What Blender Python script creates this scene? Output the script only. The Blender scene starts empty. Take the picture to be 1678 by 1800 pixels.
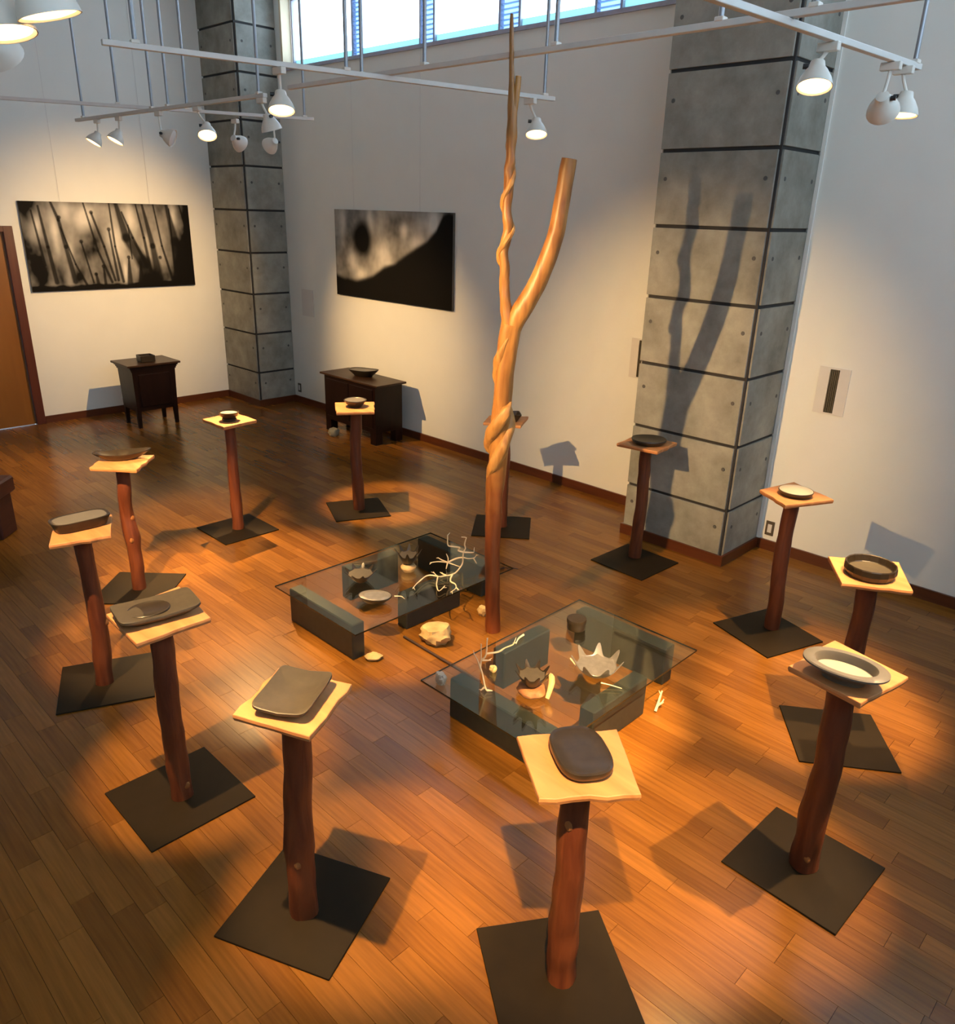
import bpy, bmesh, math, random
from mathutils import Vector, Matrix, noise
import numpy as np

random.seed(7)
scene = bpy.context.scene
COL = scene.collection
PI = math.pi

# ------------------------------------------------------------------ camera
RIGHT = Vector((0.7110161, 0.7026653, 0.0267863))
UP = Vector((-0.2697868, 0.2374189, 0.9331920))
FWD = Vector((-0.6493621, 0.6707412, -0.3583785))
CAM = Vector((10.05736, -5.86818, 2.51026))
FPX = 1378.326
cd = bpy.data.cameras.new('camera')
cd.sensor_fit = 'HORIZONTAL'
cd.sensor_width = 36.0
cd.lens = 36.0 * FPX / 1678.0
cd.clip_start = 0.05
cam = bpy.data.objects.new('camera', cd)
COL.objects.link(cam)
mw = Matrix.Identity(4)
for i in range(3):
    mw[i][0], mw[i][1], mw[i][2], mw[i][3] = RIGHT[i], UP[i], -FWD[i], CAM[i]
cam.matrix_world = mw
scene.camera = cam

# ------------------------------------------------------------------ world, exposure
w = bpy.data.worlds.new('sky')
scene.world = w
w.use_nodes = True
bg = w.node_tree.nodes['Background']
bg.inputs[0].default_value = (0.62, 0.80, 1.0, 1)
bg.inputs[1].default_value = 6.8
scene.view_settings.view_transform = 'Standard'
scene.view_settings.look = 'None'
scene.view_settings.gamma = 1.0
scene.view_settings.use_curve_mapping = False
scene.view_settings.exposure = 0.0
WARM = (1.0, 0.62, 0.26)
SPOT_W = 620.0
FACE_W = 5.0

CEIL = 4.95
RX, FY = 11.7, -8.4          # right wall x, front wall y


def portal(name, loc, rot, sx, sy):
    ld = bpy.data.lights.new(name, 'AREA')
    ld.shape = 'RECTANGLE'
    ld.size, ld.size_y = sx, sy
    ld.cycles.is_portal = True
    o = bpy.data.objects.new(name, ld)
    COL.objects.link(o)
    o.location = loc
    o.rotation_euler = rot


portal('window_portal', (3.8, 0.2, 4.39), (-PI / 2, 0, 0), 5.7, 0.74)
portal('window_portal', (9.6, 0.2, 4.39), (-PI / 2, 0, 0), 3.9, 0.74)
portal('window_portal', (RX + 0.2, -4.2, 4.13), (PI / 2, 0, PI / 2), 7.0, 1.26)

# ------------------------------------------------------------------ materials


def nt_new(name):
    m = bpy.data.materials.new(name)
    m.use_nodes = True
    nt = m.node_tree
    b = nt.nodes['Principled BSDF']
    return m, nt, b


def N(nt, t, **kw):
    n = nt.nodes.new(t)
    for k, v in kw.items():
        setattr(n, k, v)
    return n


def ramp(nt, stops):
    r = N(nt, 'ShaderNodeValToRGB')
    e = r.color_ramp.elements
    while len(e) < len(stops):
        e.new(0.5)
    for el, (p, c) in zip(e, stops):
        el.position = p
        el.color = (*c, 1)
    return r


def plain(name, col, rough=0.5, metal=0.0, var=0.12, scale=14.0, bump=0.0, spec=0.5):
    m, nt, b = nt_new(name)
    tc = N(nt, 'ShaderNodeTexCoord')
    nz = N(nt, 'ShaderNodeTexNoise')
    nz.inputs['Scale'].default_value = scale
    nz.inputs['Detail'].default_value = 4
    nt.links.new(tc.outputs['Object'], nz.inputs['Vector'])
    r = ramp(nt, [(0.25, tuple(c * (1 - var) for c in col)), (0.75, tuple(min(1, c * (1 + var)) for c in col))])
    nt.links.new(nz.outputs['Fac'], r.inputs[0])
    nt.links.new(r.outputs[0], b.inputs['Base Color'])
    b.inputs['Roughness'].default_value = rough
    b.inputs['Metallic'].default_value = metal
    b.inputs['Specular IOR Level'].default_value = spec
    if bump:
        bp = N(nt, 'ShaderNodeBump')
        bp.inputs['Strength'].default_value = bump
        bp.inputs['Distance'].default_value = 0.01
        nt.links.new(nz.outputs['Fac'], bp.inputs['Height'])
        nt.links.new(bp.outputs[0], b.inputs['Normal'])
    return m


def wood(name, c1, c2, rough=0.45, stretch=(1, 1, 0.08), scale=18.0, bump=0.15, spec=0.5, per_object=False):
    m, nt, b = nt_new(name)
    tc = N(nt, 'ShaderNodeTexCoord')
    mp = N(nt, 'ShaderNodeMapping')
    mp.inputs['Scale'].default_value = stretch
    nt.links.new(tc.outputs['Object'], mp.inputs['Vector'])
    nz = N(nt, 'ShaderNodeTexNoise')
    nz.inputs['Scale'].default_value = scale
    nz.inputs['Detail'].default_value = 6
    nz.inputs['Distortion'].default_value = 0.6
    nt.links.new(mp.outputs[0], nz.inputs['Vector'])
    r = ramp(nt, [(0.3, c1), (0.7, c2)])
    nt.links.new(nz.outputs['Fac'], r.inputs[0])
    nt.links.new(r.outputs[0], b.inputs['Base Color'])
    b.inputs['Roughness'].default_value = rough
    b.inputs['Specular IOR Level'].default_value = spec
    bp = N(nt, 'ShaderNodeBump')
    bp.inputs['Strength'].default_value = bump
    bp.inputs['Distance'].default_value = 0.01
    nt.links.new(nz.outputs['Fac'], bp.inputs['Height'])
    nt.links.new(bp.outputs[0], b.inputs['Normal'])
    return m


def floor_mat():
    m, nt, b = nt_new('oak_floor')
    ge = N(nt, 'ShaderNodeNewGeometry')
    oi = N(nt, 'ShaderNodeObjectInfo')
    add = N(nt, 'ShaderNodeMath', operation='ADD')
    fr = N(nt, 'ShaderNodeMath', operation='FRACT')
    nt.links.new(ge.outputs['Random Per Island'], add.inputs[0])
    nt.links.new(oi.outputs['Random'], add.inputs[1])
    nt.links.new(add.outputs[0], fr.inputs[0])
    mp = N(nt, 'ShaderNodeMapping')
    mp.inputs['Scale'].default_value = (1.2, 22, 1)
    nt.links.new(ge.outputs['Position'], mp.inputs['Vector'])
    nz = N(nt, 'ShaderNodeTexNoise')
    nz.noise_dimensions = '4D'
    nz.inputs['Scale'].default_value = 3.0
    nz.inputs['Detail'].default_value = 5
    nt.links.new(mp.outputs[0], nz.inputs['Vector'])
    ml = N(nt, 'ShaderNodeMath', operation='MULTIPLY')
    ml.inputs[1].default_value = 40
    nt.links.new(fr.outputs[0], ml.inputs[0])
    nt.links.new(ml.outputs[0], nz.inputs['W'])
    r1 = ramp(nt, [(0.0, (0.172, 0.062, 0.008)), (0.5, (0.215, 0.082, 0.011)), (1.0, (0.268, 0.106, 0.016))])
    nt.links.new(fr.outputs[0], r1.inputs[0])
    r2 = ramp(nt, [(0.3, (0.74, 0.72, 0.70)), (0.7, (1.08, 1.08, 1.08))])
    nt.links.new(nz.outputs['Fac'], r2.inputs[0])
    mx = N(nt, 'ShaderNodeMix', data_type='RGBA', blend_type='MULTIPLY')
    mx.inputs['Factor'].default_value = 1.0
    nt.links.new(r1.outputs[0], mx.inputs['A'])
    nt.links.new(r2.outputs[0], mx.inputs['B'])
    nt.links.new(mx.outputs['Result'], b.inputs['Base Color'])
    b.inputs['Roughness'].default_value = 0.24
    b.inputs['Specular IOR Level'].default_value = 0.35
    return m


def concrete_mat():
    m, nt, b = nt_new('fair_faced_concrete')
    ge = N(nt, 'ShaderNodeNewGeometry')
    oi = N(nt, 'ShaderNodeObjectInfo')
    n1 = N(nt, 'ShaderNodeTexNoise')
    n1.inputs['Scale'].default_value = 3.5
    n1.inputs['Detail'].default_value = 6
    n1.inputs['Roughness'].default_value = 0.65
    nt.links.new(ge.outputs['Position'], n1.inputs['Vector'])
    r = ramp(nt, [(0.3, (0.19, 0.182, 0.15)), (0.52, (0.29, 0.28, 0.235)), (0.75, (0.40, 0.385, 0.325))])
    nt.links.new(n1.outputs['Fac'], r.inputs[0])
    mr = N(nt, 'ShaderNodeMapRange')
    mr.inputs['To Min'].default_value = 0.86
    mr.inputs['To Max'].default_value = 1.1
    nt.links.new(oi.outputs['Random'], mr.inputs['Value'])
    mx = N(nt, 'ShaderNodeVectorMath', operation='SCALE')
    nt.links.new(r.outputs[0], mx.inputs[0])
    nt.links.new(mr.outputs[0], mx.inputs['Scale'])
    nt.links.new(mx.outputs[0], b.inputs['Base Color'])
    b.inputs['Roughness'].default_value = 0.75
    n2 = N(nt, 'ShaderNodeTexNoise')
    n2.inputs['Scale'].default_value = 60
    nt.links.new(ge.outputs['Position'], n2.inputs['Vector'])
    bp = N(nt, 'ShaderNodeBump')
    bp.inputs['Strength'].default_value = 0.12
    bp.inputs['Distance'].default_value = 0.005
    nt.links.new(n2.outputs['Fac'], bp.inputs['Height'])
    nt.links.new(bp.outputs[0], b.inputs['Normal'])
    return m


def glass_mat(name, tint, refl=1.45, rough=0.0):
    m, nt, b = nt_new(name)
    nt.nodes.remove(b)
    out = nt.nodes['Material Output']
    tr = N(nt, 'ShaderNodeBsdfTransparent')
    tr.inputs[0].default_value = (*tint, 1)
    gl = N(nt, 'ShaderNodeBsdfGlossy')
    gl.inputs['Roughness'].default_value = rough
    gl.inputs['Color'].default_value = (0.90, 0.95, 0.80, 1) if refl > 2 else (1, 1, 1, 1)
    # Schlick reflectance of a thin pane, the same from both sides
    ge = N(nt, 'ShaderNodeNewGeometry')
    dt = N(nt, 'ShaderNodeVectorMath', operation='DOT_PRODUCT')
    nt.links.new(ge.outputs['Incoming'], dt.inputs[0])
    nt.links.new(ge.outputs['Normal'], dt.inputs[1])
    ab = N(nt, 'ShaderNodeMath', operation='ABSOLUTE')
    nt.links.new(dt.outputs['Value'], ab.inputs[0])
    om = N(nt, 'ShaderNodeMath', operation='SUBTRACT')
    om.inputs[0].default_value = 1.0
    nt.links.new(ab.outputs[0], om.inputs[1])
    pw = N(nt, 'ShaderNodeMath', operation='POWER')
    nt.links.new(om.outputs[0], pw.inputs[0])
    pw.inputs[1].default_value = 5.0
    f0 = ((refl - 1) / (refl + 1)) ** 2
    fr = N(nt, 'ShaderNodeMath', operation='MULTIPLY_ADD')
    nt.links.new(pw.outputs[0], fr.inputs[0])
    fr.inputs[1].default_value = 1 - f0
    fr.inputs[2].default_value = f0
    mx = N(nt, 'ShaderNodeMixShader')
    nt.links.new(fr.outputs[0], mx.inputs[0])
    nt.links.new(tr.outputs[0], mx.inputs[1])
    nt.links.new(gl.outputs[0], mx.inputs[2])
    nt.links.new(mx.outputs[0], out.inputs['Surface'])
    return m


def emit_mat(name, col, s):
    m, nt, b = nt_new(name)
    b.inputs['Base Color'].default_value = (0.9, 0.85, 0.8, 1)
    b.inputs['Emission Color'].default_value = (*col, 1)
    b.inputs['Emission Strength'].default_value = s
    return m


def translucent_mat(name, col, through):
    m, nt, b = nt_new(name)
    nt.nodes.remove(b)
    out = nt.nodes['Material Output']
    tl = N(nt, 'ShaderNodeBsdfTranslucent')
    tl.inputs[0].default_value = (*through, 1)
    df = N(nt, 'ShaderNodeBsdfDiffuse')
    df.inputs[0].default_value = (*col, 1)
    ad = N(nt, 'ShaderNodeAddShader')
    nt.links.new(tl.outputs[0], ad.inputs[0])
    nt.links.new(df.outputs[0], ad.inputs[1])
    nt.links.new(ad.outputs[0], out.inputs['Surface'])
    return m


def vcol_mat(name):
    m, nt, b = nt_new(name)
    a = N(nt, 'ShaderNodeVertexColor')
    a.layer_name = 'print'
    nt.links.new(a.outputs[0], b.inputs['Base Color'])
    b.inputs['Roughness'].default_value = 0.6
    b.inputs['Specular IOR Level'].default_value = 0.08
    return m


def trunk_mat():
    m = wood('peeled_trunk', (0.20, 0.068, 0.012), (0.50, 0.235, 0.056), 0.42, (1, 1, 0.14), 20, 0.5)
    nt = m.node_tree
    b = nt.nodes['Principled BSDF']
    rp = [n for n in nt.nodes if n.type == 'VALTORGB'][0]
    tc = [n for n in nt.nodes if n.type == 'TEX_COORD'][0]
    nz = [n for n in nt.nodes if n.type == 'TEX_NOISE'][0]
    r2 = ramp(nt, [(0.3, (0.13, 0.026, 0.007)), (0.7, (0.25, 0.062, 0.016))])
    nt.links.new(nz.outputs['Fac'], r2.inputs[0])
    sp = N(nt, 'ShaderNodeSeparateXYZ')
    nt.links.new(tc.outputs['Object'], sp.inputs[0])
    big = N(nt, 'ShaderNodeTexNoise')
    big.inputs['Scale'].default_value = 7
    nt.links.new(tc.outputs['Object'], big.inputs['Vector'])
    ad = N(nt, 'ShaderNodeMath', operation='MULTIPLY_ADD')
    ad.inputs[1].default_value = 0.5
    nt.links.new(big.outputs['Fac'], ad.inputs[0])
    nt.links.new(sp.outputs['Z'], ad.inputs[2])
    mr = N(nt, 'ShaderNodeMapRange')
    mr.interpolation_type = 'SMOOTHSTEP'
    mr.inputs['From Min'].default_value = 0.95
    mr.inputs['From Max'].default_value = 1.45
    nt.links.new(ad.outputs[0], mr.inputs['Value'])
    mx = N(nt, 'ShaderNodeMix', data_type='RGBA')
    nt.links.new(mr.outputs[0], mx.inputs['Factor'])
    nt.links.new(r2.outputs[0], mx.inputs['A'])
    nt.links.new(rp.outputs[0], mx.inputs['B'])
    nt.links.new(mx.outputs['Result'], b.inputs['Base Color'])
    return m


M = dict(
    wall=plain('white_plaster', (0.82, 0.815, 0.745), 0.85, var=0.02, scale=3),
    ceil=plain('ceiling_paint', (0.85, 0.85, 0.84), 0.9, var=0.02, scale=3),
    floor=floor_mat(),
    under=plain('floor_gap', (0.03, 0.014, 0.006), 0.8),
    conc=concrete_mat(),
    joint=plain('joint_dark', (0.035, 0.032, 0.03), 0.9),  # dark pillar core that shows in the panel joints
    hole=plain('tie_hole_grey', (0.10, 0.095, 0.085), 0.9),
    basew=wood('baseboard_wood', (0.080, 0.020, 0.006), (0.125, 0.034, 0.010), 0.35, (0.1, 0.1, 1)),
    frame=wood('door_frame_wood', (0.075, 0.014, 0.004), (0.11, 0.022, 0.007), 0.4),
    door=wood('door_panel_wood', (0.22, 0.078, 0.007), (0.28, 0.105, 0.012), 0.4, (1, 1, 0.1), 6),
    board=wood('cedar_board', (0.44, 0.165, 0.050), (0.60, 0.27, 0.095), 0.6, (0.12, 1, 1), 16, 0.1),
    edge=wood('bark_edge', (0.10, 0.045, 0.02), (0.17, 0.08, 0.035), 0.8),
    log=wood('red_log', (0.080, 0.016, 0.005), (0.18, 0.047, 0.014), 0.5, (1, 1, 0.10), 26, 0.5),
    knot=wood('knot_wood', (0.20, 0.07, 0.02), (0.34, 0.14, 0.045), 0.85, (1, 1, 0.08), 18.0, 0.15, 0.1),
    steel=plain('dark_steel_plate', (0.018, 0.011, 0.004), 0.6, var=0.1, spec=0.15),
    ceram=plain('iron_black_ceramic', (0.026, 0.018, 0.010), 0.32, var=0.25, scale=30, spec=0.4),
    slab=plain('grey_slab_ceramic', (0.060, 0.047, 0.028), 0.5, var=0.15, scale=40, spec=0.4),
    silver=plain('silver_grey_glaze', (0.22, 0.20, 0.17), 0.28, metal=0.35, var=0.2, scale=30),
    cream=plain('pale_glaze', (0.44, 0.385, 0.29), 0.35, var=0.1),
    grey=plain('grey_glaze', (0.135, 0.12, 0.095), 0.42, var=0.12),
    trunk=trunk_mat(),
    vine=wood('twisted_vine', (0.32, 0.135, 0.028), (0.54, 0.28, 0.075), 0.5, (1, 1, 0.2), 30, 0.4),
    white=plain('white_enamel', (0.72, 0.68, 0.60), 0.4, var=0.03),
    grub=plain('track_white', (0.66, 0.64, 0.60), 0.45, var=0.04),
    rod=plain('rod_steel', (0.33, 0.34, 0.36), 0.4, metal=0.5, var=0.05),
    knob=plain('black_knob', (0.02, 0.02, 0.02), 0.4),
    bulb=emit_mat('lit_bulb_face', (1.0, 0.62, 0.28), FACE_W),
    dull=plain('unlit_bulb_glass', (0.75, 0.74, 0.72), 0.12, var=0.02, spec=0.8),
    glass=glass_mat('table_glass', (0.985, 0.995, 0.97), 2.15),
    pane=glass_mat('window_glass', (0.97, 0.99, 1.0), 1.3),
    gedge=plain('dark_glass_edge', (0.030, 0.024, 0.010), 0.2, var=0.02),
    block=plain('black_stone_block', (0.024, 0.027, 0.021), 0.45, var=0.2, scale=20),
    alu=plain('window_frame_grey', (0.42, 0.42, 0.50), 0.4, metal=0.2),
    jamb=plain('window_reveal_cream', (0.80, 0.64, 0.42), 0.6, var=0.03),
    blind=translucent_mat('backlit_blind', (0.45, 0.5, 0.55), (0.34, 0.42, 0.50)),
    film=translucent_mat('cyan_film', (0.2, 0.2, 0.2), (0.34, 0.50, 0.52)),
    slat=plain('louvre_slat', (0.62, 0.70, 0.78), 0.5, var=0.03),
    chest=wood('dark_lacquered_wood', (0.007, 0.0022, 0.0014), (0.013, 0.0042, 0.0026), 0.35, (1, 1, 0.15), 14, 0.08, 0.25),
    chestt=wood('dark_chest_top', (0.028, 0.011, 0.005), (0.050, 0.022, 0.009), 0.38, (0.2, 1, 1), 14, 0.08, 0.3),
    bench=wood('dark_red_bench', (0.060, 0.014, 0.006), (0.10, 0.026, 0.011), 0.5, (0.2, 0.2, 1)),
    rock=plain('yellow_sandstone', (0.60, 0.40, 0.16), 0.75, var=0.35, scale=12, bump=0.8),
    stump=wood('pale_stump', (0.45, 0.26, 0.10), (0.62, 0.40, 0.18), 0.6, (1, 1, 0.2), 20, 0.3),
    bark=wood('brown_bark', (0.16, 0.055, 0.018), (0.30, 0.13, 0.045), 0.7, (1, 1, 0.2), 20, 0.6),
    coral=plain('bleached_twig', (0.72, 0.56, 0.36), 0.5, var=0.15),
    twigd=plain('dark_twig', (0.035, 0.014, 0.008), 0.6),
    grille=plain('grille_bronze', (0.075, 0.06, 0.035), 0.55),
    outlet=plain('outlet_brown', (0.10, 0.075, 0.045), 0.5),
    pale=plain('pale_stone', (0.32, 0.27, 0.17), 0.7),
    paint=vcol_mat('printed_canvas'),
    canvas=plain('canvas_side', (0.10, 0.085, 0.065), 0.7),
    panelp=plain('painted_cover', (0.70, 0.67, 0.62), 0.7, var=0.02),
)

# ------------------------------------------------------------------ helpers


def bx(bm, x0, y0, z0, x1, y1, z1):
    vs = [bm.verts.new(p) for p in ((x0, y0, z0), (x1, y0, z0), (x1, y1, z0), (x0, y1, z0),
                                    (x0, y0, z1), (x1, y0, z1), (x1, y1, z1), (x0, y1, z1))]
    for f in ((0, 3, 2, 1), (4, 5, 6, 7), (0, 1, 5, 4), (1, 2, 6, 5), (2, 3, 7, 6), (3, 0, 4, 7)):
        bm.faces.new([vs[i] for i in f])
    return vs


def loft(bm, rings, cap0=True, cap1=True):
    R = [[bm.verts.new(p) for p in r] for r in rings]
    n = len(R[0])
    for a, b in zip(R, R[1:]):
        for i in range(n):
            bm.faces.new((a[i], a[(i + 1) % n], b[(i + 1) % n], b[i]))
    if cap0:
        bm.faces.new(R[0][::-1])
    if cap1:
        bm.faces.new(R[-1])


def tube(bm, pts, rads, seg=10, jit=0.0, seed=0, freq=6.0):
    pts = [Vector(p) for p in pts]
    t0 = (pts[1] - pts[0]).normalized()
    ref = Vector((1, 0, 0)) if abs(t0.x) < 0.8 else Vector((0, 1, 0))
    u = (ref - t0 * ref.dot(t0)).normalized()
    rings = []
    for i, p in enumerate(pts):
        t = (pts[min(i + 1, len(pts) - 1)] - pts[max(i - 1, 0)]).normalized()
        u = (u - t * u.dot(t)).normalized()
        v = t.cross(u)
        ring = []
        for k in range(seg):
            a = 2 * PI * k / seg
            d = u * math.cos(a) + v * math.sin(a)
            r = rads[i]
            if jit:
                r *= 1 + jit * noise.noise((p + d * r * 2) * freq + Vector((seed * 3.1, seed, 0)))
            ring.append(p + d * r)
        rings.append(ring)
    loft(bm, rings)


def smooth_path(pts, rads, k=4):
    P = [Vector(p) for p in pts]
    out, ro = [], []
    for i in range(len(P) - 1):
        p0, p1, p2, p3 = P[max(i - 1, 0)], P[i], P[i + 1], P[min(i + 2, len(P) - 1)]
        for j in range(k):
            t = j / k
            out.append(0.5 * ((2 * p1) + (p2 - p0) * t + (2 * p0 - 5 * p1 + 4 * p2 - p3) * t * t +
                              (3 * p1 - p0 - 3 * p2 + p3) * t ** 3))
            ro.append(rads[i] * (1 - t) + rads[i + 1] * t)
    out.append(P[-1])
    ro.append(rads[-1])
    return out, ro


def obj(name, bm, m, parent=None, loc=(0, 0, 0), rotz=0.0, smooth=False, bevel=0.0):
    bmesh.ops.recalc_face_normals(bm, faces=bm.faces)
    if bevel:
        bmesh.ops.bevel(bm, geom=[e for e in bm.edges], offset=bevel, segments=1, affect='EDGES', clamp_overlap=True)
    me = bpy.data.meshes.new(name)
    bm.to_mesh(me)
    bm.free()
    for mm in (m if isinstance(m, (list, tuple)) else [m]):
        me.materials.append(mm)
    if smooth:
        me.polygons.foreach_set('use_smooth', [True] * len(me.polygons))
        try:
            me.set_sharp_from_angle(angle=math.radians(38))
        except Exception:
            pass
    o = bpy.data.objects.new(name, me)
    COL.objects.link(o)
    o.location = loc
    o.rotation_euler = (0, 0, rotz)
    if parent:
        o.parent = parent
    return o


def tag(o, label, cat, group=None):
    o['label'] = label
    o['category'] = cat
    if group:
        o['group'] = group
    return o


def thing(name, label, cat, loc=(0, 0, 0), rotz=0.0, group=None):
    o = bpy.data.objects.new(name, None)
    COL.objects.link(o)
    o.empty_display_size = 0.05
    o.location = loc
    o.rotation_euler = (0, 0, rotz)
    return tag(o, label, cat, group)


def struct(o):
    o['kind'] = 'structure'
    return o


def box_obj(name, m, b, parent=None, bevel=0.0):
    """b = x0,y0,z0,x1,y1,z1 in the parent's frame; origin at the box centre of its base"""
    cx, cy, cz = (b[0] + b[3]) / 2, (b[1] + b[4]) / 2, b[2]
    bm = bmesh.new()
    bx(bm, b[0] - cx, b[1] - cy, 0, b[3] - cx, b[4] - cy, b[5] - cz)
    return obj(name, bm, m, parent, (cx, cy, cz), bevel=bevel)


# ------------------------------------------------------------------ room shell
T = 0.3
WZ0, WZ1 = 4.02, 4.76
WZR = 3.5                    # unseen right wall openings, made taller to let in more light
PX0, PX1, PD = 6.661, 7.565, 0.588       # right pillar
CX1, CD = 0.832, 0.546                   # corner pillar

bm = bmesh.new()
bx(bm, -T, FY - T, -0.25, RX + T, T, -0.012)
floor = struct(obj('floor', bm, M['under']))

bm = bmesh.new()
bx(bm, -T, FY - T, CEIL, RX + T, T, CEIL + 0.25)
struct(obj('ceiling', bm, M['ceil']))

# left wall with the door opening (y -4.0 .. -3.04)
DY0, DY1, DZ = -4.05, -3.045, 2.16
bm = bmesh.new()
bx(bm, -T, FY - T, -0.012, 0, DY0, CEIL)
bx(bm, -T, DY1, -0.012, 0, 0, CEIL)
bx(bm, -T, DY0, DZ, 0, DY1, CEIL)
struct(obj('wall_left', bm, M['wall']))
# back wall with the clerestory openings
bm = bmesh.new()
WX0, WX1, WX2, WX3 = 0.95, 6.655, 7.65, 11.55
bx(bm, -T, 0, -0.012, RX + T, T, WZ0)
bx(bm, -T, 0, WZ1, RX + T, T, CEIL)
bx(bm, -T, 0, WZ0, WX0, T, WZ1)
bx(bm, WX1, 0, WZ0, WX2, T, WZ1)
bx(bm, WX3, 0, WZ0, RX + T, T, WZ1)
struct(obj('wall_back', bm, M['wall']))
bm = bmesh.new()
bx(bm, RX, FY - T, -0.012, RX + T, 0, WZR)
bx(bm, RX, FY - T, WZ1, RX + T, 0, CEIL)
bx(bm, RX, FY - T, WZR, RX + T, -7.7, WZ1)
bx(bm, RX, -0.7, WZR, RX + T, 0, WZ1)
struct(obj('wall_right', bm, M['wall']))
bm = bmesh.new()
bx(bm, 0, FY - T, -0.012, RX, FY, CEIL)
struct(obj('wall_front', bm, M['wall']))

# ------------------------------------------------------------------ floor planks
PW = 0.09
mesh_bm = bmesh.new()
bx(mesh_bm, -0.5, -0.5, -1, 0.5, 0.5, 0)
bmesh.ops.recalc_face_normals(mesh_bm, faces=mesh_bm.faces)
plank_me = bpy.data.meshes.new('plank')
mesh_bm.to_mesh(plank_me)
mesh_bm.free()
plank_me.materials.append(M['floor'])
planks = []
rng = random.Random(3)
ny = int(math.ceil(-FY / PW))
for r in range(ny):
    y0 = -PW * (r + 1)
    x = -rng.uniform(0, 0.8)
    while x < RX:
        L = rng.choice((0.45, 0.6, 0.6, 0.75, 0.9))
        a, b = max(x, 0.0), min(x + L, RX)
        if b - a > 0.02:
            planks.append((a, b, max(y0, FY), y0 + PW))
        x += L


def proj(P):
    d = Vector(P) - CAM
    z = d.dot(FWD)
    if z < 0.1:
        return None
    return 839 + FPX * d.dot(RIGHT) / z, 900 - FPX * d.dot(UP) / z, z


def shows(p):
    c = proj(((p[0] + p[1]) / 2, (p[2] + p[3]) / 2, 0))
    if c is None or not (-20 < c[0] < 1698 and -20 < c[1] < 1815):
        return -1
    return (p[1] - p[0]) * (FPX / c[2]) ** 2 * abs(FWD.z) / c[2]


planks.sort(key=shows, reverse=True)
for a, b, y0, y1 in planks[:298]:
    o = bpy.data.objects.new('plank', plank_me)
    COL.objects.link(o)
    o.location = ((a + b) / 2, (y0 + y1) / 2, 0)
    o.scale = (b - a - 0.0014, y1 - y0 - 0.0012, 0.012)
    o.parent = floor
bm = bmesh.new()
for a, b, y0, y1 in planks[298:]:
    bx(bm, a + 0.0007, y0 + 0.0006, -0.012, b - 0.0007, y1 - 0.0006, 0)
o = obj('planks', bm, M['floor'], floor)
o['kind'] = 'stuff'

# ------------------------------------------------------------------ baseboards, trims, door
BH, BT = 0.085, 0.018


def base_run(name, segs):
    bm = bmesh.new()
    for s in segs:
        bx(bm, *s)
    return struct(obj(name, bm, M['basew']))


base_run('baseboard_left', [(0, -2.945, 0, BT, -CD - BT, BH), (0, FY, 0, BT, -4.15, BH)])
base_run('baseboard_back', [(CX1 + BT, -BT, 0, PX0 - BT, 0, BH), (PX1 + BT, -BT, 0, RX - BT, 0, BH)])
base_run('baseboard_right', [(RX - BT, FY, 0, RX, 0, BH)])
base_run('baseboard_front', [(BT, FY, 0, RX - BT, FY + BT, BH)])

bm = bmesh.new()
bx(bm, PX1 + 0.002, -0.014, BH, PX1 + 0.03, 0, CEIL)
struct(obj('trim_1', bm, M['wall']))

door = struct(box_obj('door_1', M['door'], (-0.06, DY0 + 0.003, 0.006, -0.02, DY1 - 0.003, DZ - 0.003)))
for nm, b in (('door_jamb', (-0.10, DY1 - 0.001, 0, 0.03, DY1 + 0.095, DZ + 0.06)),
              ('door_jamb', (-0.10, DY0 - 0.095, 0, 0.03, DY0 + 0.001, DZ + 0.06)),
              ('door_head', (-0.10, DY0, DZ - 0.001, 0.03, DY1, DZ + 0.06))):
    o = box_obj(nm, M['frame'], b, None, 0.003)
    o.parent = door
    o.matrix_parent_inverse = Matrix.Translation(door.location).inverted()
bm = bmesh.new()
tube(bm, [(0.0, DY0 + 0.09, 0.98), (0.03, DY0 + 0.09, 0.98), (0.03, DY0 + 0.2, 0.98)], [0.009] * 3, 8)
o = obj('door_handle', bm, M['rod'], smooth=True)
o.parent = door
o.matrix_parent_inverse = Matrix.Translation(door.location).inverted()

# ------------------------------------------------------------------ clerestory windows
mull = [(0.95, 0.99), (2.17, 2.28), (3.28, 3.46), (4.37, 4.59), (5.46, 5.69), (6.61, 6.655)]


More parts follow.
